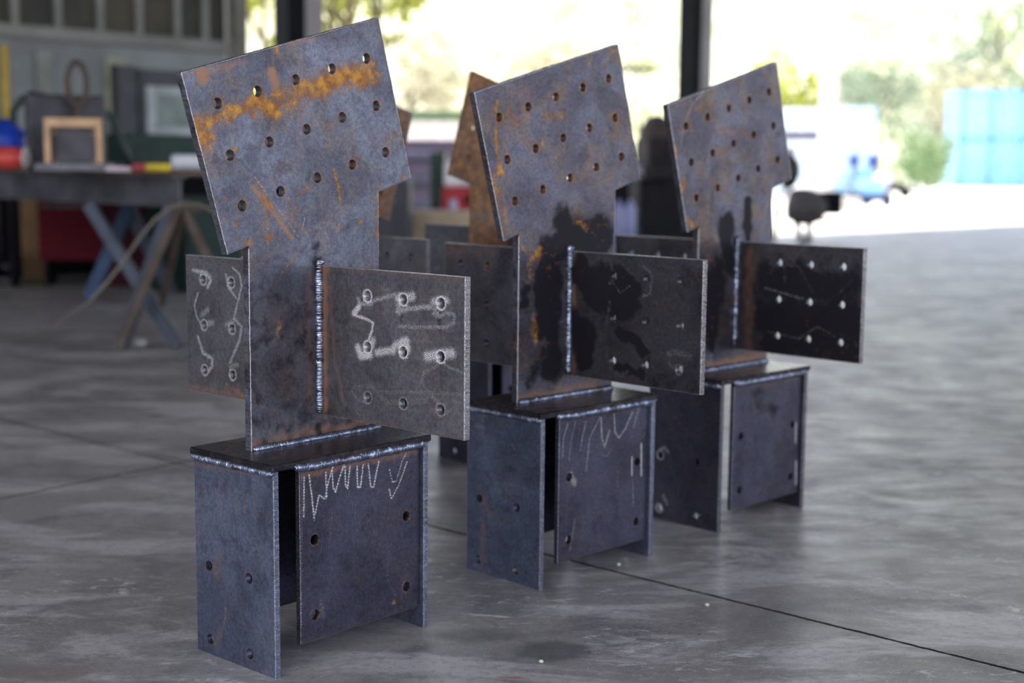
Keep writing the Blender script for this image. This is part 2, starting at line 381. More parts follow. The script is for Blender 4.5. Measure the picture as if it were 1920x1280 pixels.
def connector(pose, label, step, mats, mk, seed, group='welded steel column connectors', wobble=.0004, dend=None):
    root = empty('steel_connector', (pose[0], pose[1], 0), pose[2], label=label, cat='steel connector', group=group)
    mh, mf, mfl, mw, mc = mats; xf = Q['xf']
    seam = lambda a, b: abs(b-on_bottom(a)[1]) < .004 and Q['nx1']-.001 < a < Q['nx2']+.001
    fr = lambda a, b, d: np.stack([a, -PT/2+d, b], 1)
    plate('upright_plate', mh, root, [(HCc[3], HCc[2], HCc[1], HCc[0], seam), ((Q['nx1'], Q['zt']-.001), (Q['nx2'], Q['zt']-.001), NR, NL, seam)],
          [(h[0], h[1], 0) for h in HEADH], HR, fr, PU, step, mk.get('head'), wobble, em=(0, 0, .42, .1), eg=.8)
    # side plates face -x
    for nm, y0, y1, H, key in (('r', -Q['Lr'], -PT/2, RF, 'rfin'), ('l', PT/2, Q['Ll'], LF, 'lfin')):
        frx = lambda a, b, d: np.stack([xf-PT/2+d, a, b], 1)
        z0, z1 = Q['zf0'], Q['zf1']
        # a runs from y1 to y0 so that the front winding faces -x
        plate('side_plate', mf, root, [((y1, z0), (y0, z0), (y0, z1), (y1, z1))], H, HR, frx, PT, step*1.05, mk.get(key), wobble*.5, em=(.3, 0, 0, 0), eg=.55)
    W = Q['W']; yb0, yb1 = by-Q['b']/2, by+Q['b']/2
    # cap plate
    cb = MB(); cb.box((0, by, Q['zt']-CT/2), (W+2*over, Q['b']+2*over, CT), bev=.0015)
    o = cb.build('cap_plate', mc, root); 
    step2 = step*1.25
    plate('flange_plate', mfl, root, [((yb1, 0), (yb0, 0), (yb0, hA), (yb1, hA))], AH, HR, lambda a, b, d: np.stack([-W/2+d, a, b], 1), Q['tA'], step2, mk.get('flange'), wobble*.6)
    plate('flange_plate', mfl, root, [((yb1, 0), (yb0, 0), (yb0, hA), (yb1, hA))], AH, HR, lambda a, b, d: np.stack([W/2-Q['tA']+d, a, b], 1), Q['tA'], step2, None, wobble*.6)
    yf = Q['yB']+by; z0 = Q['legh']-.0115
    xa, xb = -W/2+Q['gB'], W/2-Q['tA']-.001
    plate('web_plate', mw, root, [((xa, z0), (xb, z0), (xb, hA), (xa, hA))], BH, HR, lambda a, b, d: np.stack([a, yf+d, b], 1), .010, step*.95, mk.get('web'), wobble*.6)
    xa2, xb2 = -W/2+Q['tA']+.001, dend or W/2-Q['gB']
    plate('web_plate', mw, root, [((xa2, z0), (xb2, z0), (xb2, hA), (xa2, hA))], [(-x, z) for x, z in BH], HR, lambda a, b, d: np.stack([a, .072+d, b], 1), .010, step2*1.3, None, wobble*.6)
    # welds
    fw = []
    zt = Q['zt']
    def wl(pts, r, k): 
        o = weldline(pts, r, seed*10+k).build('weld_bead', M_weld, root); return o
    wl([(xf-PT/2-.0035, -PT/2-.0035, Q['zf0']+.004), (xf-PT/2-.0035, -PT/2-.0035, Q['zf1']+.006), (xf, -PT/2-.004, Q['zf1']+.006)], .0068, 1)
    wl([(xf-PT/2-.003, PT/2+.003, Q['zf0']+.004), (xf-PT/2-.003, PT/2+.003, Q['zf1'])], .0055, 2)
    wl([(Q['nx1']+.002, -PT/2-.003, zt+.002), (Q['nx2']-.002, -PT/2-.003, zt+.002)], .0058, 3)
    wl([(Q['nx1']+.002, PT/2+.003, zt+.002), (Q['nx2']-.002, PT/2+.003, zt+.002)], .0055, 4)
    wl([(-W/2-.002, yb1, hA-.0035), (-W/2-.002, yb0, hA-.0035)], .0055, 5)
    wl([(xa-.02, yb0-.003, hA+.001), (xa+.02, yb0-.001, hA-.003), (xb, yb0-.001, hA-.003)], .0068, 6)
    wl([(W/2+.0005, yb0, hA-.001), (W/2+.0005, yb1, hA-.001)], .005, 7)
    # flux and scorched rim along the cap edge
    return root

YF = -PT/2; XF = Q['xf']-PT/2; XA = -Q['W']/2; YBf = Q['yB']+by
P1 = (-.33803, 2.27509, .8573); P2 = (.09645, 2.74232, .7915); P3 = (.49927, 3.17348, .7888)

def c1(pts): return crop(300, 0, 2.667, pts)
def c2(pts): return crop(300, 440, 2.667, pts)
def c3(pts): return crop(300, 780, 2.559, pts)
def c4(pts): return crop(800, 50, 2.844, pts)
def c5(pts): return crop(800, 420, 3.2, pts)
def c6(pts): return crop(800, 680, 2.845, pts)
def c7(pts): return crop(1180, 80, 2.6667, pts)
def c8(pts): return crop(1180, 440, 2.207, pts)

# --- nearest connector
head1 = [('r', .013, .75, c1([(175, 660), (240, 610), (330, 580), (460, 520)])), ('r', .018, .95, c1([(190, 650), (230, 690)])),
         ('r', .016, 1.0, c1([(450, 540), (500, 500), (560, 545)])), ('r', .010, .7, c1([(490, 460), (560, 570)])),
         ('r', .022, .62, c1([(570, 510), (680, 500), (780, 430)])), ('r', .019, 1.0, c1([(800, 420), (880, 395), (1000, 370)])), ('r', .022, .75, c1([(700, 470), (850, 410), (1040, 360)])),
         ('r', .014, .6, c1([(1040, 310), (1080, 400)])), ('r', .006, .9, c1([(588, 250)])), ('h', .010, .9, c1([(208, 350), (212, 395)])), ('h', .010, .95, c1([(555, 360), (575, 425)])),
         ('r', .004, .8, c1([(380, 748)])), ('r', .005, .55, c1([(325, 1097)])), ('r', .005, .6, c1([(380, 1115)])), ('r', .007, .8, c1([(447, 1210)])), ('r', .009, .7, c1([(540, 1190)])),
         ('r', .005, .75, c1([(895, 1137)])), ('r', .005, .75, c1([(1003, 1110)])), ('r', .0035, .6, c1([(325, 992)])), ('r', .006, .5, c1([(1168, 675)])), ('r', .006, .75, c1([(1212, 890)])),
         ('h', .004, .8, c1([(460, 930), (520, 1000), (590, 1090), (660, 1190)])), ('r', .004, .62, c1([(480, 900), (560, 1040)])), ('r', .003, .65, c1([(870, 850), (890, 930), (905, 1030)])),
         ('r', .005, .55, c1([(500, 970), (535, 1060), (530, 1150)])), ('r', .009, .42, c1([(640, 1000), (670, 1060)])), ('r', .008, .5, c1([(700, 960), (745, 930)])),
         ('r', .004, .7, c1([(1095, 930), (1095, 1200)])), ('r', .005, .8, c1([(1085, 1170)])), ('h', .008, .45, c1([(250, 355), (420, 310)])), ('h', .008, .5, c1([(640, 215), (760, 195)])),
         ('r', .012, .36, c1([(1190, 230), (1240, 560)])), ('r', .012, .3, c1([(840, 620), (860, 760)])), ('r', .010, .4, c1([(960, 800), (990, 790)])), ('h', .006, .45, c1([(600, 1060), (730, 1160)])),
         ('s', .012, .55, c1([(790, 1290)])), ('r', .006, .5, c2([(600, 440), (590, 500)])), ('r', .006, .45, c2([(620, 180), (680, 110)])),
         ('h', .010, .6, c2([(470, 1050), (700, 995), (1040, 940)])), ('h', .007, .5, c2([(745, 180), (745, 860)])), ('s', .012, .6, c2([(790, 950), (800, 1000)])), ('s', .012, .5, c2([(790, 60), (770, 140)])),
         ('g', .0012, .35, c1([(470, 880), (690, 1180)])), ('g', .0010, .4, c1([(705, 1170), (725, 1090)])), ('g', .0012, .3, c1([(1060, 560), (1180, 650)]))]
def h1x(P, out):     # the stem is browner and darker than the head
    m = np.clip((.74-P[:, 1])/.16, 0, 1); out[:, 3] = np.maximum(out[:, 3], m*.26); out[:, 2] = np.maximum(out[:, 2], m*.40)
ringr = [(h, 'r', HR, HR+.006, .5) for h in HEADH]
rf1 = [('g', .0045, .55, c2([(990, 320), (1000, 345), (1060, 345)])), ('g', .0045, .5, c2([(1060, 330), (1110, 318), (1180, 296)])),
       ('g', .006, .9, c2([(970, 392), (995, 360)])), ('g', .003, .6, c2([(975, 402), (1030, 420), (1065, 440), (1060, 480), (1045, 520)])),
       ('g', .0055, .55, c2([(1185, 382), (1240, 370), (1310, 362), (1355, 360)])), ('g', .009, .7, c2([(1190, 318), (1262, 308)])), ('g', .007, .55, c2([(1192, 350), (1195, 385)])),
       ('g', .004, .30, c2([(1365, 395), (1400, 410), (1430, 390), (1470, 400), (1470, 440), (1430, 462), (1300, 462), (1200, 458)])), ('g', .009, .6, c2([(1370, 335), (1432, 328)])), ('g', .006, .45, c2([(1370, 370), (1385, 395)])),
       ('g', .008, .85, c2([(990, 565), (1005, 605), (1050, 600)])), ('g', .008, .7, c2([(1045, 590), (1065, 530)])), ('g', .0075, .75, c2([(1085, 590), (1150, 578)])),
       ('g', .008, .75, c2([(1165, 580), (1175, 555), (1232, 528), (1240, 575), (1222, 600)])), ('g', .010, .72, c2([(1335, 608), (1460, 592)])),
       ('g', .0048, .30, c2([(1390, 650), (1320, 690), (1305, 735), (1350, 800), (1430, 870)])), ('g', .003, .28, c2([(1425, 650), (1510, 690)])),
       ('g', .0045, .25, c2([(960, 770), (1000, 752), (1060, 760), (1090, 785), (1300, 785), (1510, 798)])), ('g', .004, .22, c2([(960, 780), (985, 820), (1030, 845)])), ('g', .007, .25, c2([(1095, 800), (1140, 840), (1330, 830)])), ('g', .006, .25, c2([(1350, 880), (1450, 880)])),
       ('h', .013, .95, c2([(815, 180), (815, 870)])), ('h', .006, .45, c2([(850, 240), (870, 600), (920, 850)])), ('r', .004, .6, c2([(1350, 285)])), ('r', .006, .3, c2([(1100, 270), (1140, 280)])), ('r', .008, .25, c2([(1080, 430)])),
       ('s', .007, .42, c2([(1210, 400), (1215, 700)])), ('s', .006, .45, c2([(1400, 400), (1410, 780)])), ('h', .006, .35, c2([(850, 160), (1500, 225)])), ('h', .006, .3, c2([(850, 905), (1500, 1020)]))]
lf1 = [('g', .004, .5, c2([(165, 178), (232, 190), (255, 228), (238, 262)])), ('g', .0025, .45, c2([(190, 290), (172, 350), (180, 400), (200, 440)])), ('g', .0065, .45, c2([(210, 400), (240, 372)])),
       ('g', .0075, .5, c2([(228, 445), (262, 440)])), ('g', .003, .45, c2([(365, 165), (400, 200), (408, 260), (385, 350), (375, 400)])), ('g', .003, .45, c2([(330, 200), (340, 260), (380, 315)])), ('g', .004, .4, c2([(370, 415), (408, 460), (400, 520), (350, 640)])),
       ('g', .004, .45, c2([(190, 510), (215, 590), (262, 620), (260, 660), (235, 690)])), ('g', .006, .4, c2([(350, 660), (388, 650)])), ('g', .005, .45, c2([(330, 450), (372, 425)])), ('g', .007, .45, c2([(235, 200), (250, 210)])),
       ('r', .010, .35, c2([(330, 760), (410, 790)])), ('h', .008, .5, c2([(140, 760), (420, 810)])), ('s', .003, .5, c2([(290, 330), (300, 400)]))]
web1 = [('g', .0026, .75, c3([(692, 290), (690, 480)])), ('g', .0028, .8, c3([(715, 280), (730, 400), (740, 495)])), ('g', .0028, .75, c3([(745, 470), (762, 380), (790, 395), (812, 300), (830, 240)])), ('g', .0030, .75, c3([(795, 270), (800, 392)])),
        ('g', .0028, .8, c3([(825, 250), (830, 340), (843, 362), (860, 300), (882, 235)])), ('g', .0028, .8, c3([(888, 240), (890, 330), (900, 348), (912, 240)])), ('g', .0028, .8, c3([(945, 235), (948, 340), (962, 340), (975, 235)])), ('g', .0028, .8, c3([(1000, 230), (1012, 340), (1025, 340), (1050, 215)])),
        ('g', .0024, .55, c3([(1100, 250), (1115, 315), (1135, 310), (1160, 220), (1180, 180)])), ('g', .0024, .7, c3([(1100, 350), (1110, 398), (1150, 320), (1185, 220)])),
        ('g', .009, .2, c3([(770, 640)])), ('g', .007, .25, c3([(770, 890), (785, 960)])), ('g', .006, .2, c3([(820, 450), (815, 600)])), ('g', .002, .22, c3([(905, 370), (935, 430), (945, 545), (980, 560), (1010, 480)])),
        ('g', .002, .2, c3([(1060, 520), (1045, 640)])), ('g', .0015, .3, c3([(1095, 640), (1090, 780), (1130, 860)])), ('h', .006, .55, c3([(690, 285), (1230, 170)])), ('r', .006, .6, c3([(1125, 895)])), ('g', .002, .3, c3([(680, 290), (680, 1000)]))]
fl1 = [('h', .0040, .6, c3([(245, 290), (232, 470)])), ('h', .0045, .8, c3([(285, 330), (298, 510)])), ('h', .0045, .75, c3([(330, 320), (335, 495)])), ('h', .0045, .75, c3([(368, 330), (370, 482)])), ('h', .0045, .75, c3([(400, 330), (408, 505)])), ('h', .004, .7, c3([(450, 340), (458, 505)])),
       ('h', .014, .5, c3([(280, 670), (265, 760)])), ('h', .004, .45, c3([(240, 800), (255, 930), (300, 1010)])), ('h', .012, .5, c3([(290, 1010), (270, 1090)])), ('h', .006, .5, c3([(175, 235), (550, 285)])), ('s', .003, .5, c3([(200, 950), (210, 1020)])),
       ('s', .002, .5, c3([(410, 930), (545, 990)])), ('g', .001, .5, c3([(470, 995), (492, 1045)])), ('h', .008, .35, c3([(195, 240), (190, 600)])), ('s', .0025, .4, c3([(240, 830), (330, 870)])), ('r', .003, .45, c3([(315, 920), (310, 990)]))]
web1 = [(a, b*(.62 if a == 'g' and b < .004 else 1), c_, d) for a, b, c_, d in web1]
fl1 = [(a, b, c_*(.5 if a == 'h' and b < .006 else .85), d) for a, b, c_, d in fl1]
C1 = connector(P1, 'nearest steel connector, with a broad orange rust band across its tilted head plate', .0015, (M_head, M_fin, M_flange, M_web, M_cap),
    dict(head=marker(P1, 'y', YF, head1, ringr, h1x), rfin=marker(P1, 'x', XF, rf1, [(h, 'g', HR+.001, HR+.0045, .8 if i < 6 else .4) for i, h in enumerate(RF)]),
         lfin=marker(P1, 'x', XF, lf1, [(h, 'g', HR+.001, HR+.0045, .6) for h in LF]), web=marker(P1, 'y', YBf, web1, [(h, 'r', HR, HR+.005, .45) for h in BH]), flange=marker(P1, 'x', XA, fl1, [(h, 'h', HR, HR+.006, .4) for h in AH])), 1)

# --- middle connector
head2 = [('r', .004, .75, c4([(372, 400), (366, 600), (382, 700)])), ('r', .008, .85, c4([(385, 740), (395, 780)])), ('r', .010, .5, c4([(345, 780), (390, 900), (420, 1030)])), ('r', .010, .5, c4([(440, 460), (480, 500)])), ('r', .003, .6, c4([(460, 520), (500, 520)])),
         ('r', .012, .45, c4([(640, 470), (740, 480)])), ('r', .012, .45, c4([(560, 630), (620, 620)])), ('r', .010, .42, c4([(980, 120), (1040, 200)])), ('r', .006, .8, c4([(1030, 850)])), ('r', .005, .9, c4([(990, 1000)])),
         ('r', .012, .6, c4([(560, 1230), (600, 1210)])), ('r', .010, .45, c4([(800, 1030), (850, 1070)])), ('r', .010, .5, c5([(640, 560), (650, 700)])), ('h', .02, .35, c4([(540, 350), (540, 450)])), ('r', .012, .45, c4([(280, 700), (330, 800)])),
         ('s', .040, 1.0, c4([(740, 1060), (900, 1130)])), ('s', .030, .9, c4([(660, 1180), (940, 1100)])), ('s', .034, 1.0, c5([(760, 150), (700, 300), (700, 560)])), ('s', .030, .9, c5([(740, 250), (760, 560), (740, 880)])), ('s', .02, .7, c5([(600, 400), (590, 480)])),
         ('s', .03, .9, c5([(950, 60), (1050, 110)])), ('s', .02, .6, c5([(700, 780), (620, 940)])), ('h', .012, .5, c5([(560, 1040), (1000, 960)])), ('r', .012, .4, c5([(560, 120), (620, 180), (620, 330)]))]
rf2 = [('s', .03, .95, c5([(920, 250), (1000, 420), (1160, 480), (1240, 480)])), ('s', .035, .95, c5([(930, 600), (960, 800)])), ('s', .03, .8, c5([(1000, 300), (1180, 350), (1260, 400)])), ('s', .012, .85, c5([(1150, 650), (1260, 700), (1310, 770)])), ('s', .012, .8, c5([(1130, 860), (1280, 900)])),
       ('g', .006, .22, c5([(1110, 240), (1120, 300), (1100, 360)])), ('g', .002, .25, c5([(1120, 350), (1160, 415), (1220, 370)])), ('g', .006, .2, c5([(1100, 470), (1085, 560), (1080, 630)])), ('g', .006, .2, c5([(1085, 740), (1080, 840), (1160, 910), (1210, 880)])),
       ('g', .008, .3, c5([(1450, 780), (1500, 765), (1580, 800)])), ('g', .006, .25, c5([(1450, 830), (1480, 870)])), ('g', .005, .2, c5([(1360, 780), (1360, 880), (1420, 885)])), ('g', .004, .22, c5([(1300, 250), (1350, 300), (1340, 420), (1300, 430)])), ('h', .010, .6, c5([(880, 160), (880, 880)])),
       ('r', .007, .3, c5([(1390, 250)])), ('r', .005, .3, c5([(1385, 465)])), ('h', .03, .2, c5([(1400, 330), (1560, 380)]))]
web2 = [('g', .0022, .5, c6([(755, 320), (730, 400), (725, 500)])), ('g', .0022, .4, c6([(795, 310), (770, 420), (760, 520)])), ('g', .0022, .5, c6([(850, 310), (830, 400), (820, 470)])), ('g', .0022, .5, c6([(850, 580), (870, 400), (925, 290)])), ('g', .0026, .6, c6([(930, 290), (935, 400), (950, 450), (975, 360)])),
        ('g', .0026, .6, c6([(1000, 275), (1005, 370), (1025, 400), (1060, 350), (1100, 260)])), ('g', .005, .35, c6([(1130, 250), (1105, 340)])), ('g', .002, .4, c6([(985, 460), (960, 500), (935, 490)])), ('g', .009, .5, c6([(765, 600), (790, 640)])), ('g', .003, .6, c6([(1095, 500), (1095, 600)])), ('g', .003, .65, c6([(1145, 430), (1145, 600)])),
        ('g', .0022, .45, c6([(1100, 630), (1102, 765)])), ('g', .0015, .35, c6([(1020, 560), (1018, 670)])), ('g', .004, .25, c6([(790, 840), (765, 1000)])), ('g', .002, .25, c6([(755, 660), (740, 900)])), ('r', .005, .5, c6([(1150, 815)])), ('r', .009, .3, c6([(870, 640)]))]
fl2 = [('h', .008, .5, c6([(285, 660), (300, 720), (345, 820)])), ('h', .010, .45, c6([(300, 850), (300, 1080)])), ('h', .005, .45, c6([(385, 830), (395, 870)])), ('g', .004, .25, c6([(265, 340), (300, 345)])), ('g', .004, .25, c6([(455, 440), (470, 460)])), ('g', .001, .3, c6([(490, 330), (530, 375)])), ('s', .012, .4, c6([(450, 560), (520, 620)]))]
web2 = [(a, b*(.75 if a == 'g' and b < .004 else 1), c_, d) for a, b, c_, d in web2]
C2 = connector(P2, 'middle steel connector, dark scorch mark above the weld of its right side plate', .0019, (M_head2, M_finb, M_flange, M_web, M_cap),
    dict(head=marker(P2, 'y', YF, head2, [(h, 'r', HR, HR+.006, .62) for h in HEADH]), rfin=marker(P2, 'x', XF, rf2, [(RF[8], 'g', HR, HR+.005, .35)]),
         lfin=marker(P2, 'x', XF, [('h', .02, .35, c5([(130, 150), (400, 160)]))], [(LF[1], 'r', HR, HR+.006, .5)]), web=marker(P2, 'y', YBf, web2, [(h, 'r', HR, HR+.005, .3) for h in BH]), flange=marker(P2, 'x', XA, fl2, [(h, 'h', HR, HR+.004, .45) for h in AH])), 2)
# --- far right connector
head3 = [('r', .006, .85, c7([(230, 530), (232, 570)])), ('r', .007, .85, c7([(275, 690), (265, 730)])), ('r', .004, .6, c7([(250, 780), (270, 880), (280, 930)])), ('r', .006, .8, c7([(290, 880), (320, 915), (335, 900)])), ('r', .012, .4, c7([(340, 320), (400, 330)])), ('r', .006, .5, c7([(705, 740), (690, 810)])),
         ('g', .0012, .45, c7([(370, 245), (310, 320), (280, 390), (250, 540)])), ('r', .015, .35, c7([(440, 440), (600, 460)])), ('s', .014, 1.0, c7([(590, 790), (590, 960)])), ('s', .03, .9, c7([(480, 920), (500, 1100)])), ('s', .03, .9, c7([(440, 1120), (430, 1280)])), ('r', .012, .35, c7([(400, 1060), (420, 1100)])),
         ('s', .04, .9, c8([(350, 180), (330, 420)])), ('h', .012, .6, c8([(330, 540), (560, 500)]))]
rf3 = [('s', .06, .75, c8([(600, 200), (900, 230)])), ('s', .06, .85, c8([(600, 350), (920, 380)])), ('s', .05, .8, c8([(600, 450), (930, 480)])), ('h', .02, .5, c8([(500, 80), (500, 460)])), ('g', .002, .25, c8([(580, 120), (700, 130), (760, 240)])), ('g', .002, .22, c8([(640, 130), (645, 220)])), ('g', .0025, .25, c8([(560, 220), (720, 265)])), ('g', .0025, .2, c8([(570, 400), (700, 430), (780, 380), (850, 420)])), ('g', .002, .2, c8([(860, 250), (930, 180)]))]
fl3 = [('g', .005, .5, c8([(125, 890), (145, 880), (160, 900)])), ('g', .006, .5, c8([(140, 1080), (155, 1110)])), ('g', .004, .35, c8([(280, 1155), (290, 1160)]))]
web3 = [('s', .03, .5, c8([(520, 680), (600, 740)])), ('h', .02, .3, c8([(450, 620), (690, 590)])), ('g', .003, .6, c8([(690, 780), (688, 860)])), ('g', .005, .7, c8([(690, 940), (690, 1030)]))]  # last two pale strokes are a reflection painted into the plate colour
C3 = connector(P3, 'rightmost steel connector of the front row, with nine bright holes in its side plate', .0022, (M_head2, M_finb, M_web, M_web, M_cap),
    dict(head=marker(P3, 'y', YF, head3, [(h, 'r', HR, HR+.007, .5) for h in HEADH]), rfin=marker(P3, 'x', XF, rf3), web=marker(P3, 'y', YBf, web3), flange=marker(P3, 'x', XA, fl3, [(h, 'g', HR+.001, HR+.005, .6) for i, h in enumerate(AH) if i < 2])), 3, dend=.082)
# --- the two behind, turned about face
R1p = (-.4368, 3.4006, 3.9469); R2p = (-.0011, 3.7943, 3.9068)
M_rust1 = steel('half_rusted_steel', (.14, .11, .10), (.2, .16, .15), 1.0, rustall=.62, metal=.5, rc=((.13, .06, .032), (.34, .16, .055)))
C4 = connector(R1p, 'rusty steel connector in the back row, mostly hidden behind the nearest one', .0035, (M_rust1, M_fin, M_web, M_web, M_cap), {}, 4)
C5 = connector(R2p, 'orange rusted steel connector in the back row, behind the left edge of the middle one', .0035, (M_rusty, M_fin, M_web, M_web, M_cap), {}, 5)

# ------------------------------------------------------------------ the shed
Eu = Vector((.704, .710, 0)); En = Vector((-.710, .704, 0)); L0 = Vector((-3.9, 10.5, 0))
def S(s, w, z=0): return L0+Eu*s-En*w+Vector((0, 0, z))      # s along the back line, w into the shed
RS = Matrix((Eu, En, Vector((0, 0, 1)))).transposed()
def sbox(mb, s0, s1, w0, w1, z0, z1, bev=0): return mb.box(S((s0+s1)/2, (w0+w1)/2, (z0+z1)/2), (s1-s0, abs(w1-w0), z1-z0), RS, bev)

def floor_mat():
    n = NT('concrete_floor'); geo = n.n.new('ShaderNodeNewGeometry').outputs['Position']
    big = n.noise(geo, .9, 5, .6, .4); mid = n.noise(geo, 5, 6, .65, .5); fine = n.noise(geo, 60, 5, .65); vf = n.noise(geo, 350, 3, .6)
    mp = n.n.new('ShaderNodeMapping'); n.l.new(geo, mp.inputs[0]); mp.inputs['Rotation'].default_value = (0, 0, -.1); mp.inputs['Scale'].default_value = (1, 2.6, 1)
    wear = n.noise(mp.outputs[0], 2.1, 7, .7, .6)
    col = n.mix(n.ramp(big, .35, .65), (.195, .183, .174), (.30, .285, .274))
    col = n.mix(n.math('MULTIPLY', n.ramp(mid, .45, .66), .7), col, (.10, .098, .104))
    col = n.mix(n.math('MULTIPLY', n.ramp(wear, .48, .62), .6), col, (.56, .545, .545))
    col = n.mix(n.math('MULTIPLY', n.ramp(fine, .46, .66), .42), col, (.14, .135, .13))
    vf2 = n.noise(geo, 170, 4, .75); col = n.mix(n.math('MULTIPLY', n.ramp(vf2, .5, .68), .45), col, (.40, .39, .39)); col = n.mix(n.math('MULTIPLY', n.ramp(vf, .54, .68), .4), col, (.08, .077, .075))
    # pale scuffs
    sc = n.math('MULTIPLY', n.ramp(n.noise(mp.outputs[0], 17, 7, .8, .8), .545, .64), n.ramp(n.noise(geo, 2.6, 3), .44, .58))
    col = n.mix(n.math('MULTIPLY', sc, .8), col, (.60, .60, .62))
    # dark stains, rust smears
    stn = n.ramp(n.noise(geo, 3.1, 3, .5, .8), .62, .74)
    col = n.mix(n.math('MULTIPLY', stn, .6), col, (.07, .068, .07))
    rs_ = n.math('MULTIPLY', n.ramp(n.noise(mp.outputs[0], 4.3, 5, .7, .3), .64, .74), .5)
    col = n.mix(rs_, col, (.26, .15, .085))
    spk = n.ramp(n.voro(geo, 60), .06, .10, 1, 0); gate = n.ramp(n.noise(geo, 9, 2), .53, .60)
    col = n.mix(n.math('MULTIPLY', n.math('MULTIPLY', spk, gate), .8), col, (.62, .62, .64))
    spd = n.ramp(n.voro(geo, 19), .045, .08, 1, 0); gated = n.ramp(n.noise(geo, 5.3, 2), .50, .57)
    col = n.mix(n.math('MULTIPLY', n.math('MULTIPLY', spd, gated), .75), col, (.03, .03, .032))
    # spots that the photo shows: dark oil patch by the nearest connector, orange smear, painted foot shade
    sep = n.n.new('ShaderNodeSeparateXYZ'); n.l.new(geo, sep.inputs[0])
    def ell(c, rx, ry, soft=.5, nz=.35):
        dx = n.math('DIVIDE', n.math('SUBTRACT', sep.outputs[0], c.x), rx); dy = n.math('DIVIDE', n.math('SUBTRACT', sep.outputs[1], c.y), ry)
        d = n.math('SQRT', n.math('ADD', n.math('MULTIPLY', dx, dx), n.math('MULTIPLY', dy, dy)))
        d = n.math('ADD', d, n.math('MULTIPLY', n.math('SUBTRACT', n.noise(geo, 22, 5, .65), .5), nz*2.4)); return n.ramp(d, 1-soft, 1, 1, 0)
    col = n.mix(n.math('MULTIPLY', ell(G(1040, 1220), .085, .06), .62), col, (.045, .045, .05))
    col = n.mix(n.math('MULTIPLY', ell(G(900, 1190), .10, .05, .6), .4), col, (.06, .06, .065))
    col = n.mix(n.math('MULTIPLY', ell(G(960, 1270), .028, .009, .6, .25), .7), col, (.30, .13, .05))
    col = n.mix(n.math('MULTIPLY', ell(G(330, 1215), .09, .05), .5), col, (.06, .06, .06))  # shade at the nearest connector's left foot, put into the floor colour
    col = n.mix(n.math('MULTIPLY', ell(G(90, 1260), .12, .05, .7), .4), col, (.17, .115, .09))
    rough_extra = None
    # expansion joints
    def joint(a, b, w):
        d = (b-a).normalized(); nx, ny = -d.y, d.x
        v = n.math('ADD', n.math('ADD', n.math('MULTIPLY', sep.outputs[0], nx), n.math('MULTIPLY', sep.outputs[1], ny)), -(a.x*nx+a.y*ny))
        v = n.math('ADD', v, n.math('MULTIPLY', n.math('SUBTRACT', n.noise(geo, 25, 4, .7), .5), w*2.2)); return n.ramp(n.math('ABSOLUTE', v), w*.5, w*1.1, 1, 0)
    j = joint(G(805, 985), G(1480, 1152), .0052)
    j2 = joint(G(0, 935), G(330, 868), .0050)
    a2 = G(365, 868); dj = (G(1480, 1152)-G(805, 985)).normalized()
    jj = n.math('MAXIMUM', j, j2)
    # further slab joints parallel to these, spaced like the slab
    d1 = dj; 
    far = G(1340, 800); j3 = joint(far, far+Vector((d1.y, -d1.x, 0))*-1, .004)
    jj = n.math('MAXIMUM', jj, n.math('MULTIPLY', j3, .0))
    halo = n.math('MULTIPLY', joint(G(0, 783), G(365, 868), .016), n.ramp(sep.outputs[0], G(365, 868).x, G(600, 930).x, 1, 0))
    col = n.mix(n.math('MULTIPLY', jj, .95), col, (.012, .012, .012))
    col = n.mix(n.math('MULTIPLY', halo, .3), col, (.05, .05, .05))
    ro = n.math('ADD', .25, n.math('MULTIPLY', mid, .34)); ro = n.math('ADD', ro, n.math('MULTIPLY', n.math('SUBTRACT', big, .5), .3))
    ro = n.math('ADD', ro, n.math('MULTIPLY', n.math('SUBTRACT', n.noise(mp.outputs[0], 6, 6, .7, .4), .5), .4), True)
    jh = n.math('MAXIMUM', jj, n.math('MULTIPLY', halo, .4)); n.set(Base_Color=col, Roughness=n.mix(jh, ro, (1, 1, 1)), Specular_IOR_Level=n.mix(jh, (.75, .75, .75), (.0, .0, .0)))
    n.bump(n.math('ADD', n.math('ADD', n.math('MULTIPLY', fine, .5), n.math('MULTIPLY', vf, .2)), n.math('MULTIPLY', jj, -2.0)), .25, .003)
    return n.m
fl = MB(); sbox(fl, -16, 40, 0.0, 20, -.15, 0); fl.build('floor', floor_mat(), kind='structure')

M_yard = simple('pale_yard', (.62, .60, .57), .9, 0, .15, .4)
yd = MB(); yd.box((10, 60, -.12), (320, 320, .16)); yd.build('ground_yard', M_yard, kind='structure')

M_wall = simple('painted_wall', (.20, .225, .235), .6, 0, .25, 1.2)
M_frame = simple('green_grey_frame', (.19, .20, .19), .55, 0, .2, 3)
M_roof = simple('roof_sheet', (.30, .31, .32), .7, 0, .15, 1)
WE = 1.95; SW = -11                                        # the wall ends here
wl_ = MB(); sbox(wl_, SW, WE, 0, .12, 0, 1.74); wl_.build('wall_back_left', M_wall, kind='structure')
wt = MB(); sbox(wt, SW, WE, 0, .12, 3.2, 5.6); wt.build('wall_back_upper', M_wall, kind='structure')
rl = MB(); sbox(rl, SW, WE, -.03, .17, 1.72, 1.82, .01); rl.build('trim_1', M_frame, kind='structure')
rl = MB(); sbox(rl, SW, WE, -.03, .17, 3.1, 3.2, .01); rl.build('trim_2', M_frame, kind='structure')
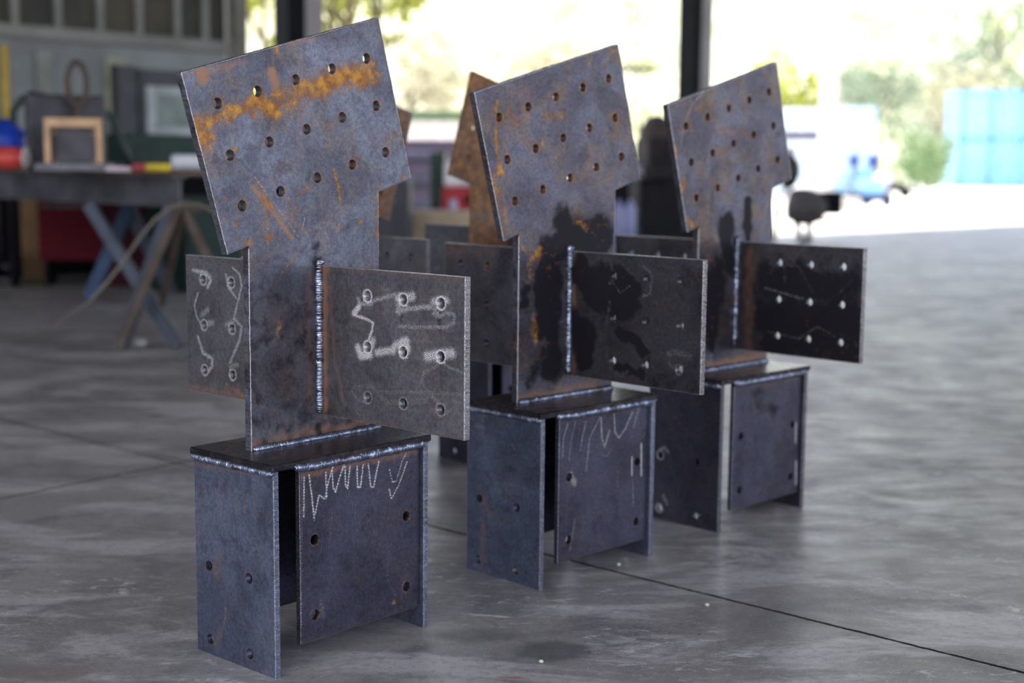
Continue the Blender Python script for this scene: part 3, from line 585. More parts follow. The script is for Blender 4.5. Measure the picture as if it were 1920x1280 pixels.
# wall mullions, one by one, and one long strip of panes
def s_at(px, w=0.17):                            # where the sight line of a column of pixels meets the wall line
    r = ray(px, 100); P = L0-En*w; # P+Eu*s = t*(r.x,r.y)
    det = Eu.x*(-r.y)-(-r.x)*Eu.y; bx, by_ = -P.x, -P.y
    return (bx*(-r.y)-(-r.x)*by_)/det
gm = NT('dusty_glass'); gm.set(Base_Color=gm.mix(gm.ramp(gm.noise(gm.coord(), 1.4, 4), .4, .65), (.03, .033, .028), (.06, .058, .043)), Roughness=.5, Specular_IOR_Level=.2)
k = 1
ss = [s_at(p) for p in (39, 120, 199, 272, 343, 396)]
ss = [ss[0]-(ss[1]-ss[0])*i for i in range(12, 0, -1)]+ss
for a, b in zip(ss, ss[1:]+[s_at(440)]):
    g = MB(); sbox(g, a+.02, b-.02, .05, .062, 1.82, 3.1); g.build('window_%d' % k, gm.m, kind='structure')
    m = MB(); sbox(m, a-.03, a+.03, .05, .11, 1.8, 3.12, .006); m.build('trim_%d' % (k+2), M_frame, kind='structure'); k += 1
m = MB(); sbox(m, s_at(440), s_at(462), -.02, .2, 0, 5.6, .01); m.build('trim_%d' % (k+2), simple('grey_post', (.15, .15, .13), .6), kind='structure')
# roof with translucent gaps left open at the eaves; outer walls
M_roofd = M_roof
rf = MB(); sbox(rf, SW, 30, -.3, 16.5, 5.6, 5.75); rf.build('ceiling', M_roofd, kind='structure')
for i, sx in enumerate(range(-10, 40, 5)):
    t = MB(); sbox(t, sx-.08, sx+.08, 0.1, 16.4, 5.25, 5.6); t.build('ceiling_beam', M_frame, kind='structure')
lw = MB(); sbox(lw, SW-.15, SW, 0, 4, 0, 5.6); lw.build('wall_left', M_wall, kind='structure')

# columns in the open back side
M_black = simple('black_steel_and_shade', (.008, .009, .010), .8, .0, .2, 4, spec=.08); M_colg = simple('grey_painted_column', (.27, .275, .29), .55, 0, .15, 2)
def column(px0, pxm, px1, lab, top=5.6):
    a = s_at(px0, .0); b = s_at(px1, .0); sm = s_at(pxm, 0); c = S((sm+b)/2, 0); w = (S(b, 0)-S(sm, 0)).length*.95
    r = empty('steel_column', c, math.atan2(Eu.y, Eu.x), label=lab, cat='column')
    h = w*.9
    q = MB(); q.box((0, -h/2, top/2), (w, .014, top)); q.box((0, h/2, top/2), (w, .014, top)); q.box((0, 0, top/2), (.012, h, top)); q.box((0, 0, .01), (w+.1, h+.1, .02))
    q.build('column_section', M_colg, r)
    d = (S(sm, 0)-S(a, 0)).length
    q = MB(); q.box((-w/2-d*.5, 0.0, top/2), (d*.92, h+.04, top)); q.build('shade_strip', M_black, r, label='black vertical strip added for the shaded side of the column')  # added black box stands in for the column's shaded side face
    return r
column(525, 560, 595, 'grey steel column with an added black shade strip, just right of the windowed wall')
column(1285, 1300, 1323, 'slim grey steel column with an added black shade strip in the open side, right of the middle connector')

# ------------------------------------------------------------------ bench and its load
M_bench = simple('dirty_bench_steel', (.10, .10, .115), .5, .4, .45, 5); M_leg = simple('blue_grey_leg', (.055, .068, .095), .55, .2, .3, 4); M_leg2 = simple('blue_leg', (.04, .075, .14), .55, .1, .3, 4)
M_top = simple('brown_bench_top', (.13, .09, .06), .7, .1, .4, 6)
K = U(338, 345, 6.05); ZT = .762
e_v = Vector((-.71, .704, 0)); e_u = Vector((.704, .71, 0)); RB = Matrix((e_v, e_u, Vector((0, 0, 1)))).transposed()
bench = empty('work_bench', (K.x+e_v.x*1.3+e_u.x*.6, K.y+e_v.y*1.3+e_u.y*.6, 0), label='heavy steel welding bench on crossed legs at the left', cat='bench')
bi = Vector(bench.location)
def BW(v, u, z): return Vector((K.x, K.y, 0))+e_v*v+e_u*u+Vector((0, 0, z))-bi
q = MB(); q.box(BW(1.4, .6, ZT-.008), (2.84, 1.24, .016), RB, .003); q.build('bench_top', M_top, bench)
q = MB()
for (v0, u0, v1, u1) in ((0, 0, 2.8, 0), (0, 1.2, 2.8, 1.2), (0, 0, 0, 1.2), (2.8, 0, 2.8, 1.2))[:2]+((2.8, 0, 2.8, 1.2),):
    for dz, th in ((-.006, .012), (-.128, .012)): q.bar(BW(v0, u0, ZT-.016+dz), BW(v1, u1, ZT-.016+dz), .07, th)
    q.bar(BW(v0, u0, ZT-.083), BW(v1, u1, ZT-.083), .012, .13)
q.build('bench_frame', M_bench, bench)
def leg(a, b, w, mat):
    q = MB(); a = a-bi; b = b-bi; q.angle(a, b, w, .008, (0.2, -1, 0)); return q.build('leg', mat, bench)
zb = ZT-.15
def atz(px, d, z): r = ray(px, 300); t = d/r.y; return Vector((r.x*t, d, z))
leg(atz(165, 6.15, zb), G(335, 650), .055, M_leg); leg(atz(318, 6.05, zb), G(226, 655), .055, M_leg)
leg(atz(250, 8.3, zb), G(166, 562), .075, M_leg2); leg(atz(225, 8.25, zb), G(325, 552), .075, M_leg)
# things on the bench
def TB(px, d, z=ZT): v = atz(px, d, z); return v
sc = 6.4/F
M_dark = simple('dark_forged_steel', (.055, .055, .065), .5, .5, .3, 10)
r = empty('lifting_clamp', TB(140, 6.5), math.radians(35), label='dark block with a ring handle standing on the bench behind the wooden stand', cat='clamp')
q = MB(); q.box((-.02, .05, .19), (.36, .07, .32), bev=.01); q.box((.03, .07, .02), (.4, .2, .04), bev=.006); q.build('clamp_body', M_dark, r)
q = MB(); q.tube([(.006+.045*math.cos(t), -.05, .40+.098*math.sin(t)) for t in np.linspace(0, 2*math.pi, 28)[:-1]], .015, 8, closed=True); q.bar((.006, -.05, .31), (.006, -.05, .13), .022, .02, (0, 1, 0)); q.build('ring_handle', simple('rusty_ring', (.10, .075, .06), .7, .2), r)
r = empty('wooden_stand', TB(139, 6.25), math.radians(5), label='small pale wooden stand with dark back plate on the bench', cat='stand')
M_wood = simple('pale_wood', (.50, .33, .19), .6, 0, .2, 12)
for sx in (-.113, .113):
    q = MB(); q.box((sx, 0, .115), (.026, .03, .23), bev=.003); q.build('upright', M_wood, r)
q = MB(); q.box((0, 0, .215), (.252, .032, .042), bev=.003); q.build('top_rail', M_wood, r)
q = MB(); q.box((0, .03, .10), (.2, .012, .19), bev=.003); q.build('back_plate', M_dark, r)
for sx in (-.085, .085):
    for sz in (.04, .17):
        q = MB(); q.lathe((sx, .022, sz), [(.008, 0), (.008, .008), (.004, .01)], 8, (0, -1, 0)); q.build('screw', simple('brass', (.4, .28, .12), .4, .8), r)
q = MB(); c0 = TB(140, 6.1)
q.box(c0+Vector((0, 0, .018)), (.31, .16, .035), Matrix.Rotation(math.radians(5), 3, 'Z'), .003); q.build('steel_slab', simple('bright_slab', (.10, .10, .12), .4, .6), label='flat grey steel slab lying on the bench in front of the wooden stand', cat='slab')
# hose over the clamp
q = MB(); q.tube([TB(x, 7.2)+Vector((0, 0, z)) for x, z in ((20, .0), (28, .30), (45, .36), (65, .385), (90, .37), (115, .345), (150, .34), (185, .33), (215, .26), (232, .12), (245, .02))], .02, 10)
q.build('rubber_hose', simple('green_black_rubber', (.02, .035, .03), .5), label='thick dark rubber hose arched over the clutter on the bench', cat='hose')
q = MB(); c0 = TB(30, 6.75); q.blob(c0+Vector((-.06, 0, .12)), (.12, .09, .12), .12); q.build('plastic_bag', simple('blue_plastic', (.01, .05, .42), .35, 0, .3, 8), label='bright blue plastic bag at the left end of the bench', cat='bag')
r = empty('grinder', TB(12, 6.35), 0, label='red power tool lying on the bench in front of the blue bag', cat='power tool')
q = MB(); q.lathe((-.12, 0, .055), [(.02, 0), (.045, .01), (.052, .06), (.052, .16), (.04, .2), (.02, .21)], 18, (1, 0, 0)); q.build('tool_body', simple('red_plastic', (.45, .05, .04), .35), r)
q = MB(); q.lathe((.085, 0, .055), [(.05, 0), (.053, .006), (.05, .014), (.02, .016)], 18, (1, 0, 0)); q.build('tool_cap', simple('pale_cap', (.45, .42, .4), .5), r)
r = empty('paint_marker', TB(285, 5.98), math.radians(0), label='red and yellow tube lying on the bench edge', cat='tube')
q = MB(); q.lathe((-.085, 0, .02), [(.014, 0), (.018, .004), (.018, .06)], 14, (1, 0, 0)); q.build('cap', simple('red_cap', (.35, .05, .06), .4), r)
q = MB(); q.lathe((-.025, 0, .02), [(.018, 0), (.018, .095), (.012, .105)], 14, (1, 0, 0)); q.build('barrel', simple('yellow_barrel', (.62, .48, .04), .4), r)
q = MB(); q.box(TB(223, 6.0)+Vector((0, 0, .012)), (.11, .05, .022), bev=.004); q.build('small_box', simple('pink_white_card', (.5, .42, .48), .6), label='small pale pinkish box beside the red and yellow tube', cat='box')
q = MB(); c0 = atz(345, 6.75, ZT+.042); q.lathe(c0+Vector((-.06, 0, 0)), [(.01, 0), (.035, .004), (.04, .01), (.04, .25), (.035, .258), (.01, .26)], 18, (1, 0, .0)); q.build('white_roll', simple('white_paper', (.75, .78, .85), .5), label='white roll lying on the bench, just left of the nearest head plate', cat='roll')

# rusty trestle and the hose looped over it
M_rt = simple('rusty_trestle', (.09, .07, .056), .7, .2, .35, 8)
tr = empty('steel_trestle', G(290, 640), 0, label='rusty thin-legged steel trestle in front of the bench', cat='trestle'); to = Vector(tr.location)
apex = U(333, 392, 5.9)
for a, b in ((apex, G(222, 660)), (apex+Vector((.02, .03, 0)), U(390, 485, 5.9)*1.0), (apex+Vector((.0, .1, 0)), G(300, 590))):
    a2 = Vector(a); b2 = Vector(b)
    if b2.z > .05:
        d = b2-a2; b2 = a2+d*(a2.z/(a2.z-b2.z))
    b2.z = max(b2.z, .012)
    q = MB(); q.bar(a2-to, b2-to, .034, .02, (0, -1, 0)); q.build('leg', M_rt, tr)
q = MB(); q.bar(apex-to-Vector((.03, .02, 0)), apex-to+Vector((.07, .12, 0)), .03, .03); q.build('top_bar', M_rt, tr)
hp = [U(440, 420, 5.8), U(405, 398, 5.82), U(375, 384, 5.84), U(345, 381, 5.83), U(318, 390, 5.8), U(290, 412, 5.75), U(262, 445, 5.7), U(232, 490, 5.65), U(200, 530, 5.6), U(165, 568, 5.6), U(120, 598, 5.7), U(75, 620, 5.8)]
hp = [Vector(p) for p in hp]+[G(40, 633, .01), G(0, 636, .01), G(-60, 632, .01)]
q = MB(); q.tube(hp, .0068, 8); q.build('air_hose', simple('tan_hose', (.15, .135, .11), .6), label='thin tan hose looped over the trestle and trailing left over the floor', cat='hose')

# under and beyond the bench
r = empty('tool_chest', G(140, 534), math.radians(10), label='dark red tool chest on the floor under the bench', cat='tool chest')
M_red = simple('dark_red_paint', (.075, .003, .010), .7, spec=.15); 
q = MB(); q.box((0, .1, .36), (.42, .3, .40), bev=.01); q.build('chest_body', M_red, r)
q = MB(); q.box((0, -.06, .52), (.38, .02, .03)); q.build('handle', M_dark, r)
for sx in (-.16, .16):
    for sy in (0, .2):
        q = MB(); q.lathe((sx-.02, sy, .08), [(.03, 0), (.08, .004), (.08, .036), (.03, .04)], 16, (1, 0, 0)); q.build('wheel', M_black, r)
q = MB(); q.box(G(236, 536)+Vector((.04, .15, .32)), (.34, .3, .64), None, .01); q.build('metal_drum_box', simple('maroon_metal', (.035, .004, .010), .7, spec=.15), label='maroon metal box beside the tool chest under the bench', cat='box')
q = MB(); q.box(G(60, 530)+Vector((0, .1, .34)), (.18, .04, .66), Matrix.Rotation(.25, 3, 'Z'), .004); q.build('wood_board', simple('brown_board', (.20, .12, .06), .7), label='brown wooden board standing upright behind the wheel at the left edge', cat='board')
r = empty('hand_truck', G(28, 537), 0, label='black wheeled hand truck at the left edge', cat='hand truck')
for dx, dd in ((0, 0), (-.16, .03)):
    q = MB(); q.lathe((dx-.03, dd, .135), [(.03, 0), (.06, 0), (.062, .012), (.11, .012), (.135, .02), (.135, .055), (.11, .06), (.06, .06)], 22, (1, .25, 0)); q.build('wheel', M_black, r)
q = MB(); q.tube([(-.09, .02, .13), (-.1, .02, .6), (-.12, 0, .72)], .014, 8); q.bar((-.2, .02, .13), (.02, .02, .13), .02, .02); q.build('truck_frame', M_dark, r)
# dark stores along the wall
M_gr = simple('dark_green_paint', (.012, .035, .028), .5); M_vd = simple('very_dark_metal', (.010, .010, .013), .6, spec=.12)
def crate(px, py0, d, w, h, z0, mat, name, lab, cat, rz=.79, dep=.5):
    c0 = atz(px, d, z0+h/2); q = MB(); R_ = Matrix.Rotation(rz, 3, 'Z'); q.box(c0, (w, dep, h), R_, .01)
    q.box(c0+R_@Vector((0, -dep/2-.005, 0)), (w*.86, .012, h*.82), R_, .003)
    return q.build(name, mat, label=lab, cat=cat)
crate(312, 0, 10.0, .9, 1.0, 0, M_gr, 'equipment_cabinet', 'dark green equipment cabinet beyond the bench, left of the nearest connector', 'cabinet')
crate(110, 0, 10.1, 1.0, .72, 0, M_vd, 'storage_locker', 'long black storage locker against the wall behind the bench', 'locker')
crate(-150, 0, 9.4, .7, .9, 0, M_vd, 'storage_locker', 'black storage locker at the left edge behind the blue bag', 'locker')
crate(360, 0, 8.9, .42, .55, 0, M_gr, 'equipment_box', 'dark green box on the floor beyond the trestle', 'box')
# wall fittings
r = empty('wall_cabinet', S(s_at(300), .2, 0), .79, label='pale glass-fronted cabinet with a dark frame on the wall', cat='cabinet')
q = MB(); q.box((.06, 0, 1.28), (.62, .14, .52)); q.box((-.35, -.0, 1.28), (.16, .12, .56)); q.build('cabinet_frame', simple('dark_grey_frame', (.055, .065, .075), .5), r)
q = MB(); q.box((.05, -.085, 1.22), (.50, .03, .38), bev=.004); r_cf = q.build('cabinet_front', simple('pale_front', (.36, .42, .45), .4), r)
q = MB(); q.box((.07, -.105, 1.22), (.36, .01, .26)); q.build('door_panel', simple('green_grey_panel', (.20, .26, .25), .4), r_cf)
q = MB(); sbox(q, s_at(3), s_at(18), .13, .15, 1.0, 1.66); q.build('yellow_strip', simple('yellow_paint', (.42, .30, .06), .6), label='vertical yellow strip on the wall at the left edge', cat='strip')
q = MB(); sbox(q, s_at(200), s_at(238), .13, .15, 1.15, 1.62); q.build('wall_poster', simple('faded_paper', (.30, .32, .24), .7), label='faded yellowish poster on the wall, left of the wall cabinet', cat='poster')
q = MB(); sbox(q, s_at(70), s_at(100), .13, .15, 1.3, 1.64); q.build('wall_notice', simple('faded_paper_2', (.22, .24, .22), .7), label='small faded notice on the wall above the wooden stand', cat='poster')

# ------------------------------------------------------------------ middle distance, seen between the connectors
def dbox(name, mat, px0, px1, py0, py1, d, dep, lab, cat, rz=0.0, ground=True, bev=.01):
    x0 = atz((px0+px1)/2, d, 0); w = (px1-px0)*d/F
    def zz(py): r = ray((px0+px1)/2, py); return CZ+r.z*d/r.y
    z1 = zz(py0); z0 = 0 if ground else zz(py1)
    R_ = Matrix.Rotation(rz, 3, 'Z'); q = MB(); q.box((x0.x, x0.y+dep/2, (z0+z1)/2), (w, dep, z1-z0), R_, bev)
    return q.build(name, mat, label=lab, cat=cat), (x0, w, z0, z1)
# shelving with pale boxes
r = empty('steel_shelving', atz(788, 13.5, 0), .2, label='dark shelving unit stacked with lilac grey boxes, right of the nearest head plate', cat='shelving')
q = MB()
for sx in (-.22, .22):
    for sy in (0, .3): q.box((sx, sy, .48), (.03, .03, .96))
for z in (.12, .36, .6, .84): q.box((0, .15, z), (.47, .33, .02))
q.build('shelf_frame', M_vd, r)
for i, (x, z, w) in enumerate(((-.05, .18, .3), (.0, .43, .34), (-.03, .67, .3), (.02, .9, .34))):
    q = MB(); q.box(tuple((atz(788, 13.5, 0)+Vector((x, .12, z)))), (w, .2, .085), None, .006)
    q.build('stacked_box', simple('lilac_grey_%d' % i, (.16, .16, .24), .5), label=['lilac grey box on the lowest shelf of the shelving unit', 'lilac grey box on the second shelf from the floor of the shelving unit', 'lilac grey box on the third shelf up of the shelving unit', 'lilac grey box on top of the shelving unit'][i], cat='box', group='boxes on the shelving unit')
dbox('slate_locker', simple('slate_paint', (.045, .048, .06), .5), 694, 766, 335, 450, 9.2, .4, 'slate grey locker seen between the nearest connector and the shelving', 'locker')
dbox('machine_cabinet', M_gr, 806, 834, 285, 400, 12.8, .5, 'tall dark green machine cabinet between shelving and red welder', 'cabinet')
r = empty('welding_machine', atz(862, 11.5, 0), 0, label='red and white welding machine seen beside the rusted connector', cat='machine')
zc = lambda py, d, px=862: CZ+ray(px, py).z*d/ray(px, py).y
q = MB(); q.box((0, .25, (0+zc(350, 11.5))/2), (.30, .5, zc(350, 11.5)), bev=.02); q.build('machine_body', simple('bright_red', (.42, .02, .03), .4), r)
q = MB(); q.box((0, .25, (zc(350, 11.5)+zc(302, 11.5))/2), (.27, .46, zc(302, 11.5)-zc(350, 11.5)), bev=.03); q.build('machine_top', simple('white_hood', (.72, .72, .76), .4), r)
q = MB(); q.lathe((-.05, -.06, zc(385, 11.5)), [(.01, -.06), (.035, -.055), (.035, .05), (.01, .06)], 14); q.build('gauge', simple('pale_lilac', (.5, .45, .6), .4), r)
q = MB(); q.box((.09, -.01, zc(375, 11.5)), (.09, .03, .06)); q.build('socket', M_black, r)
dbox('wooden_pallet', simple('pallet_wood', (.36, .28, .19), .7), 765, 882, 397, 430, 9.6, .5, 'low pale wooden crate on the floor behind the back row', 'crate')
dbox('wire_rack', simple('dark_violet_metal', (.05, .04, .07), .5), 744, 905, 262, 300, 17.0, .3, 'long dark rack outside below the pale shed', 'rack')
# hall machine, centre right
mx = atz(1230, 14.0, 0)
r = empty('pillar_drill', mx, .3, label='large dark machine with a domed top between the middle and right connectors', cat='machine')
q = MB(); q.box((.03, 0, .1), (.62, .6, .2), bev=.02); q.box((.04, .05, .45), (.50, .3, .6), bev=.02); q.build('machine_base', M_vd, r)
q = MB(); q.box((-.02, -.05, .78), (.34, .45, .2), bev=.03); q.box((.02, 0, .98), (.36, .4, .24), bev=.03); q.build('machine_head', simple('dark_brown_grey', (.020, .018, .019), .6, spec=.15), r)
q = MB(); q.lathe((-.0, 0, 1.05), [(.17, 0), (.18, .08), (.16, .16), (.11, .24), (.04, .28)], 20); q.build('motor_dome', simple('brown_grey_dome', (.05, .042, .037), .7), r)
q = MB(); q.lathe((.09, -.25, .98), [(.05, 0), (.06, .02), (.03, .05)], 14, (0, -1, 0)); q.build('hand_wheel', simple('lilac_metal', (.13, .12, .17), .4, .3), r)
q = MB(); q.lathe((-.24, -.1, .76), [(.02, -.05), (.07, -.045), (.07, .05), (.02, .055)], 14, (1, 0, 0)); q.build('pulley', simple('pale_grey_metal', (.3, .28, .32), .4), r)
dbox('tool_cabinet', M_vd, 1120, 1222, 318, 440, 14.9, .5, 'black cabinet behind the lavender gas bottles', 'cabinet')
for i, px in enumerate((1162, 1184)):
    c0 = atz(px, 12.6+.1*i, 0); q = MB(); q.lathe(c0, [(.03, 0), (.05, .008), (.05, .42), (.042, .455), (.02, .475), (.02, .51)], 16)
    q.build('gas_bottle', simple('lavender_paint_%d' % i, (.27, .29, .50), .4), label=['lavender gas bottle standing just right of the middle connector stem', 'lavender gas bottle next to the dark machine'][i], cat='gas bottle', group='gas bottles beside the dark machine')
# right: tank machine near the open side
mx = atz(1508, 15.5, 0)
r = empty('concrete_mixer', mx, 0, label='dark tank machine on legs right of the rightmost head plate', cat='machine')
q = MB(); q.lathe((-.18, 0, .42), [(.05, 0), (.17, .03), (.21, .15), (.2, .3), (.13, .42), (.06, .45)], 20, (1, 0, -.15)); q.build('tank', simple('grey_brown_tank', (.07, .066, .066), .55), r)
q = MB(); q.blob((-.16, .05, .78), (.13, .14, .2), .06); q.build('engine_cover', simple('dark_cover', (.035, .035, .045), .5), r)
for a, b in (((-.1, -.05, .3), (-.02, -.1, .0)), ((.1, 0, .35), (.06, -.05, .0)), ((-.25, .1, .4), (-.3, .15, 0))):
    q = MB(); q.bar(a, b, .05, .05); q.build('leg', M_vd, r)
q = MB(); q.box((.33, .1, .43), (.24, .2, .26), bev=.02); q.build('gearbox', M_black, r)
q = MB(); q.bar((.1, .05, .24), (.8, .1, .21), .06, .03); q.build('drawbar', M_black, r)
# white bags / buckets in the yard
Mw = simple('white_plastic', (.75, .75, .76), .5)
def at_ground(px, py): return G(px, py)
for i, (px, py, rr) in enumerate(((1578, 392, .13), (1600, 394, .11))):
    c0 = G(px, py); q = MB(); q.lathe(c0, [(.02, 0), (rr, .01), (rr*1.1, .22), (rr*.9, .25)], 14); q.build('bucket', simple('pinkish_white_%d' % i, (.6, .55, .55), .5), label=['pale bucket beside the dark gearbox, the left one', 'pale bucket in front of the blue cart'][i], cat='bucket', group='pale buckets in the yard')
# blue cart / small tractor
c0 = G(1612, 388)
r = empty('compact_loader', c0, .2, label='small light blue wheeled machine standing in the sunlit yard', cat='vehicle')
Mb = simple('light_blue_paint', (.25, .50, .72), .35); Mdb = simple('deep_blue_paint', (.03, .07, .28), .4)
q = MB(); q.box((0, 0, .42), (.62, 1.1, .40), bev=.05); q.box((.05, .2, .72), (.5, .5, .3), bev=.05); q.build('body', Mb, r)
q = MB(); q.box((0, -.1, .2), (.8, 1.2, .14), bev=.02); q.build('chassis', simple('navy_chassis', (.015, .025, .10), .4), r)
for sx in (-.2, .24):
    q = MB(); q.blob((sx, -.05, 1.0), (.12, .12, .17), .05); q.build('seat', Mdb, r)
for sx in (-.38, .38):
    for sy in (-.5, .45):
        q = MB(); q.lathe((sx-.04, sy, .17), [(.05, 0), (.17, .01), (.17, .09), (.05, .1)], 18, (1, 0, 0)); q.build('wheel', M_black, r)
q = MB(); q.bar((-.5, -.3, .3), (-.1, -.1, 1.0), .05, .05); q.build('lever', simple('grey_lever', (.25, .25, .3), .4), r)
q = MB(); q.bar((.4, -.3, .25), (.62, -.1, .75), .06, .05); q.build('arm', simple('pale_arm', (.6, .6, .7), .4), r)
r = empty('wheelbarrow', G(1672, 372), 0, label='dark wheelbarrow right of the blue machine in the yard', cat='wheelbarrow')
q = MB(); q.add([(-.3, -.25, .45), (.3, -.25, .45), (.3, .25, .45), (-.3, .25, .45), (-.15, -.12, .2), (.15, -.12, .2), (.15, .12, .2), (-.15, .12, .2)], [(0, 1, 5, 4), (1, 2, 6, 5), (2, 3, 7, 6), (3, 0, 4, 7), (4, 5, 6, 7)]); q.build('tray', M_vd, r)
q = MB(); q.bar((-.5, -.15, .5), (.35, -.1, .17), .03, .03); q.bar((-.5, .15, .5), (.35, .1, .17), .03, .03); q.build('handles', M_leg, r)
q = MB(); q.lathe((.38, -.03, .18), [(.04, 0), (.18, .01), (.18, .05), (.04, .06)], 16, (0, 1, 0)); q.build('wheel', M_black, r)
for i, (px, py, s) in enumerate(((1520, 372, .34), (1500, 386, .28), (1655, 362, .42))):
    c0 = G(px, py); q = MB(); q.blob(c0+Vector((0, 0, s*.8)), (s, s, s*.8), .08); q.build('bulk_bag', Mw, label=['big white bulk bag behind the tank machine', 'smaller white bulk bag low behind the tank machine', 'white bulk bag right of the blue machine in the yard'][i], cat='bag')

# ------------------------------------------------------------------ yard, far things
dbox('water_tank_frame', simple('white_blue_tank', (.40, .58, .70), .4), 1560, 1640, 200, 300, 34, 1.0, 'pale blue cubic tank standing in the yard behind the blue machine', 'tank')
dbox('shipping_container', simple('pale_cyan_container', (.55, .72, .76), .5), 1462, 1552, 203, 242, 46, 3, 'pale cyan container far behind the rightmost head plate', 'container')
o, _ = dbox('flat_trailer', simple('dusky_trailer', (.10, .09, .13), .6), 1466, 1552, 244, 262, 40, 2, 'long dark trailer bed below the pale cyan container', 'trailer', ground=False)
q = MB(); c0 = atz(1480, 40, 0); c1_ = atz(1545, 40, 0)
q.bar(c0, c0+Vector((0, 0, 1.45)), .3, .3); q.bar(c1_, c1_+Vector((0, 0, 1.45)), .3, .3); q.v = [Vector(v) for v in q.v]; q.build('trailer_leg', simple('dusky_leg', (.15, .13, .15), .6), o)
Mcab = simple('sky_blue_container', (.24, .50, .72), .45); Mcab2 = simple('sky_blue_rib', (.16, .40, .64), .45)
def cont(z0, lab, X=(1808, 1990)):
    a = atz(X[0], 70, z0); b = atz(X[1], 70, z0); w = (b-a).length; r = empty('shipping_container', ((a.x+b.x)/2, 71, z0), 0, label=lab, cat='container', group='stacked blue containers')
    q = MB(); q.box((0, 1.2, 1.22), (w, 2.4, 2.42), bev=.03); q.build('container_body', Mcab, r)
    q = MB()
    for x in np.linspace(-w/2+.15, w/2-.15, 4): q.box((x, -.03, 1.22), (.16, .08, 2.4))
    for z in (.08, 2.36): q.box((0, -.03, z), (w, .08, .14))
    q.build('corner_frame', Mcab2, r)
    for x in (-.9, -.3, .3, .9):
        q = MB(); q.tube([(x, -.09, .2), (x, -.09, 2.25)], .025, 6); q.build('lock_rod', Mcab2, r)
cont(.0, 'sky blue container at the right edge, the lower of the stacked pair'); cont(2.44, 'sky blue container at the right edge, the upper of the stacked pair')
# pale shed in the middle distance
o, (x0, w, z0, z1) = dbox('far_shed', simple('pale_shed_wall', (.72, .68, .66), .7), 742, 920, 222, 266, 44, 8, 'pale low shed in the distance above the dark rack', 'shed')
q = MB(); q.box((x0.x, x0.y+3.6, z1+.06), (w+1.2, 9, .26), Matrix.Rotation(0, 3, 'Z')); q.build('roof', simple('green_gutter', (.03, .075, .025), .6), o)
# pale post and lattice tower
r = empty('lamp_post', atz(1549, 30, 0), 0, label='tall white post in the yard right of the rightmost head plate', cat='post')
q = MB(); q.box((0, 0, .03), (.5, .5, .06)); q.build('base', Mw, r)
q = MB(); q.tube([(0, 0, 0), (0, 0, 6.2)], .17, 14); q.build('pole', Mw, r)
r = empty('lattice_mast', atz(1190, 26, 0), .4, label='thin lattice mast in the yard between the middle and right connectors', cat='mast')
Mm = simple('olive_mast', (.10, .11, .05), .6)
q = MB()
for sx in (-.17, .17):
    for sy in (-.17, .17): q.tube([(sx, sy, 0), (sx, sy, 5)], .028, 6)
q.build('uprights', Mm, r)
q = MB()
for i in range(10):
    z = i*.5
    for a, b in (((-.17, -.17), (.17, -.17)), ((.17, -.17), (.17, .17)), ((.17, .17), (-.17, .17)), ((-.17, .17), (-.17, -.17))):
        q.tube([(a[0], a[1], z), (b[0], b[1], z+.5)], .008, 5); q.tube([(a[0], a[1], z), (b[0], b[1], z)], .008, 5)
q.build('bracing', Mm, r)
q = MB(); q.box((0, 0, 2.62), (.8, .5, .09)); q.build('platform', Mm, r)

# hillside and trees
def hill():
    n = NT('hillside'); geo = n.n.new('ShaderNodeNewGeometry').outputs['Position']
    f = n.noise(geo, .16, 6, .65, .5); g = n.noise(geo, .7, 5, .6)
    col = n.mix(n.ramp(f, .38, .62), (.34, .36, .16), (.62, .62, .48)); col = n.mix(n.math('MULTIPLY', n.ramp(g, .52, .7), .5), col, (.22, .30, .20))
    n.set(Base_Color=col, Roughness=.95); n.b.inputs['Specular IOR Level'].default_value = .1
    V_, F_ = [], []; nx, ny = 90, 24
    for j in range(ny+1):
        for i in range(nx+1):
            x = -90+200*i/nx; y = 84+j*4.2; h = max(0, (y-86)*.36)+1.6*math.sin(x*.11+j*.4)*min(1, j/4)+1.1*math.sin(x*.31+j)*min(1, j/5)
            V_.append((x, y, h-.1))
    for j in range(ny):
        for i in range(nx): a = j*(nx+1)+i; F_.append((a, a+1, a+nx+2, a+nx+1))
    m = MB(); m.add(V_, F_, True); m.build('ground_hillside', n.m, kind='structure')
hill()
def leafmat(name, col):
    n = NT(name); c = n.coord(); f = n.noise(c, 3.0, 3)
    n.set(Base_Color=n.mix(f, tuple(x*.6 for x in col), col), Roughness=.6)
    return n.m
L1 = leafmat('leaf_yellow_green', (.42, .46, .06)); L2 = leafmat('leaf_grey_green', (.30, .38, .26)); L3 = leafmat('leaf_green', (.22, .34, .14)); L4 = leafmat('leaf_straw', (.52, .50, .34))
Mbark = simple('bark', (.14, .10, .07), .9)
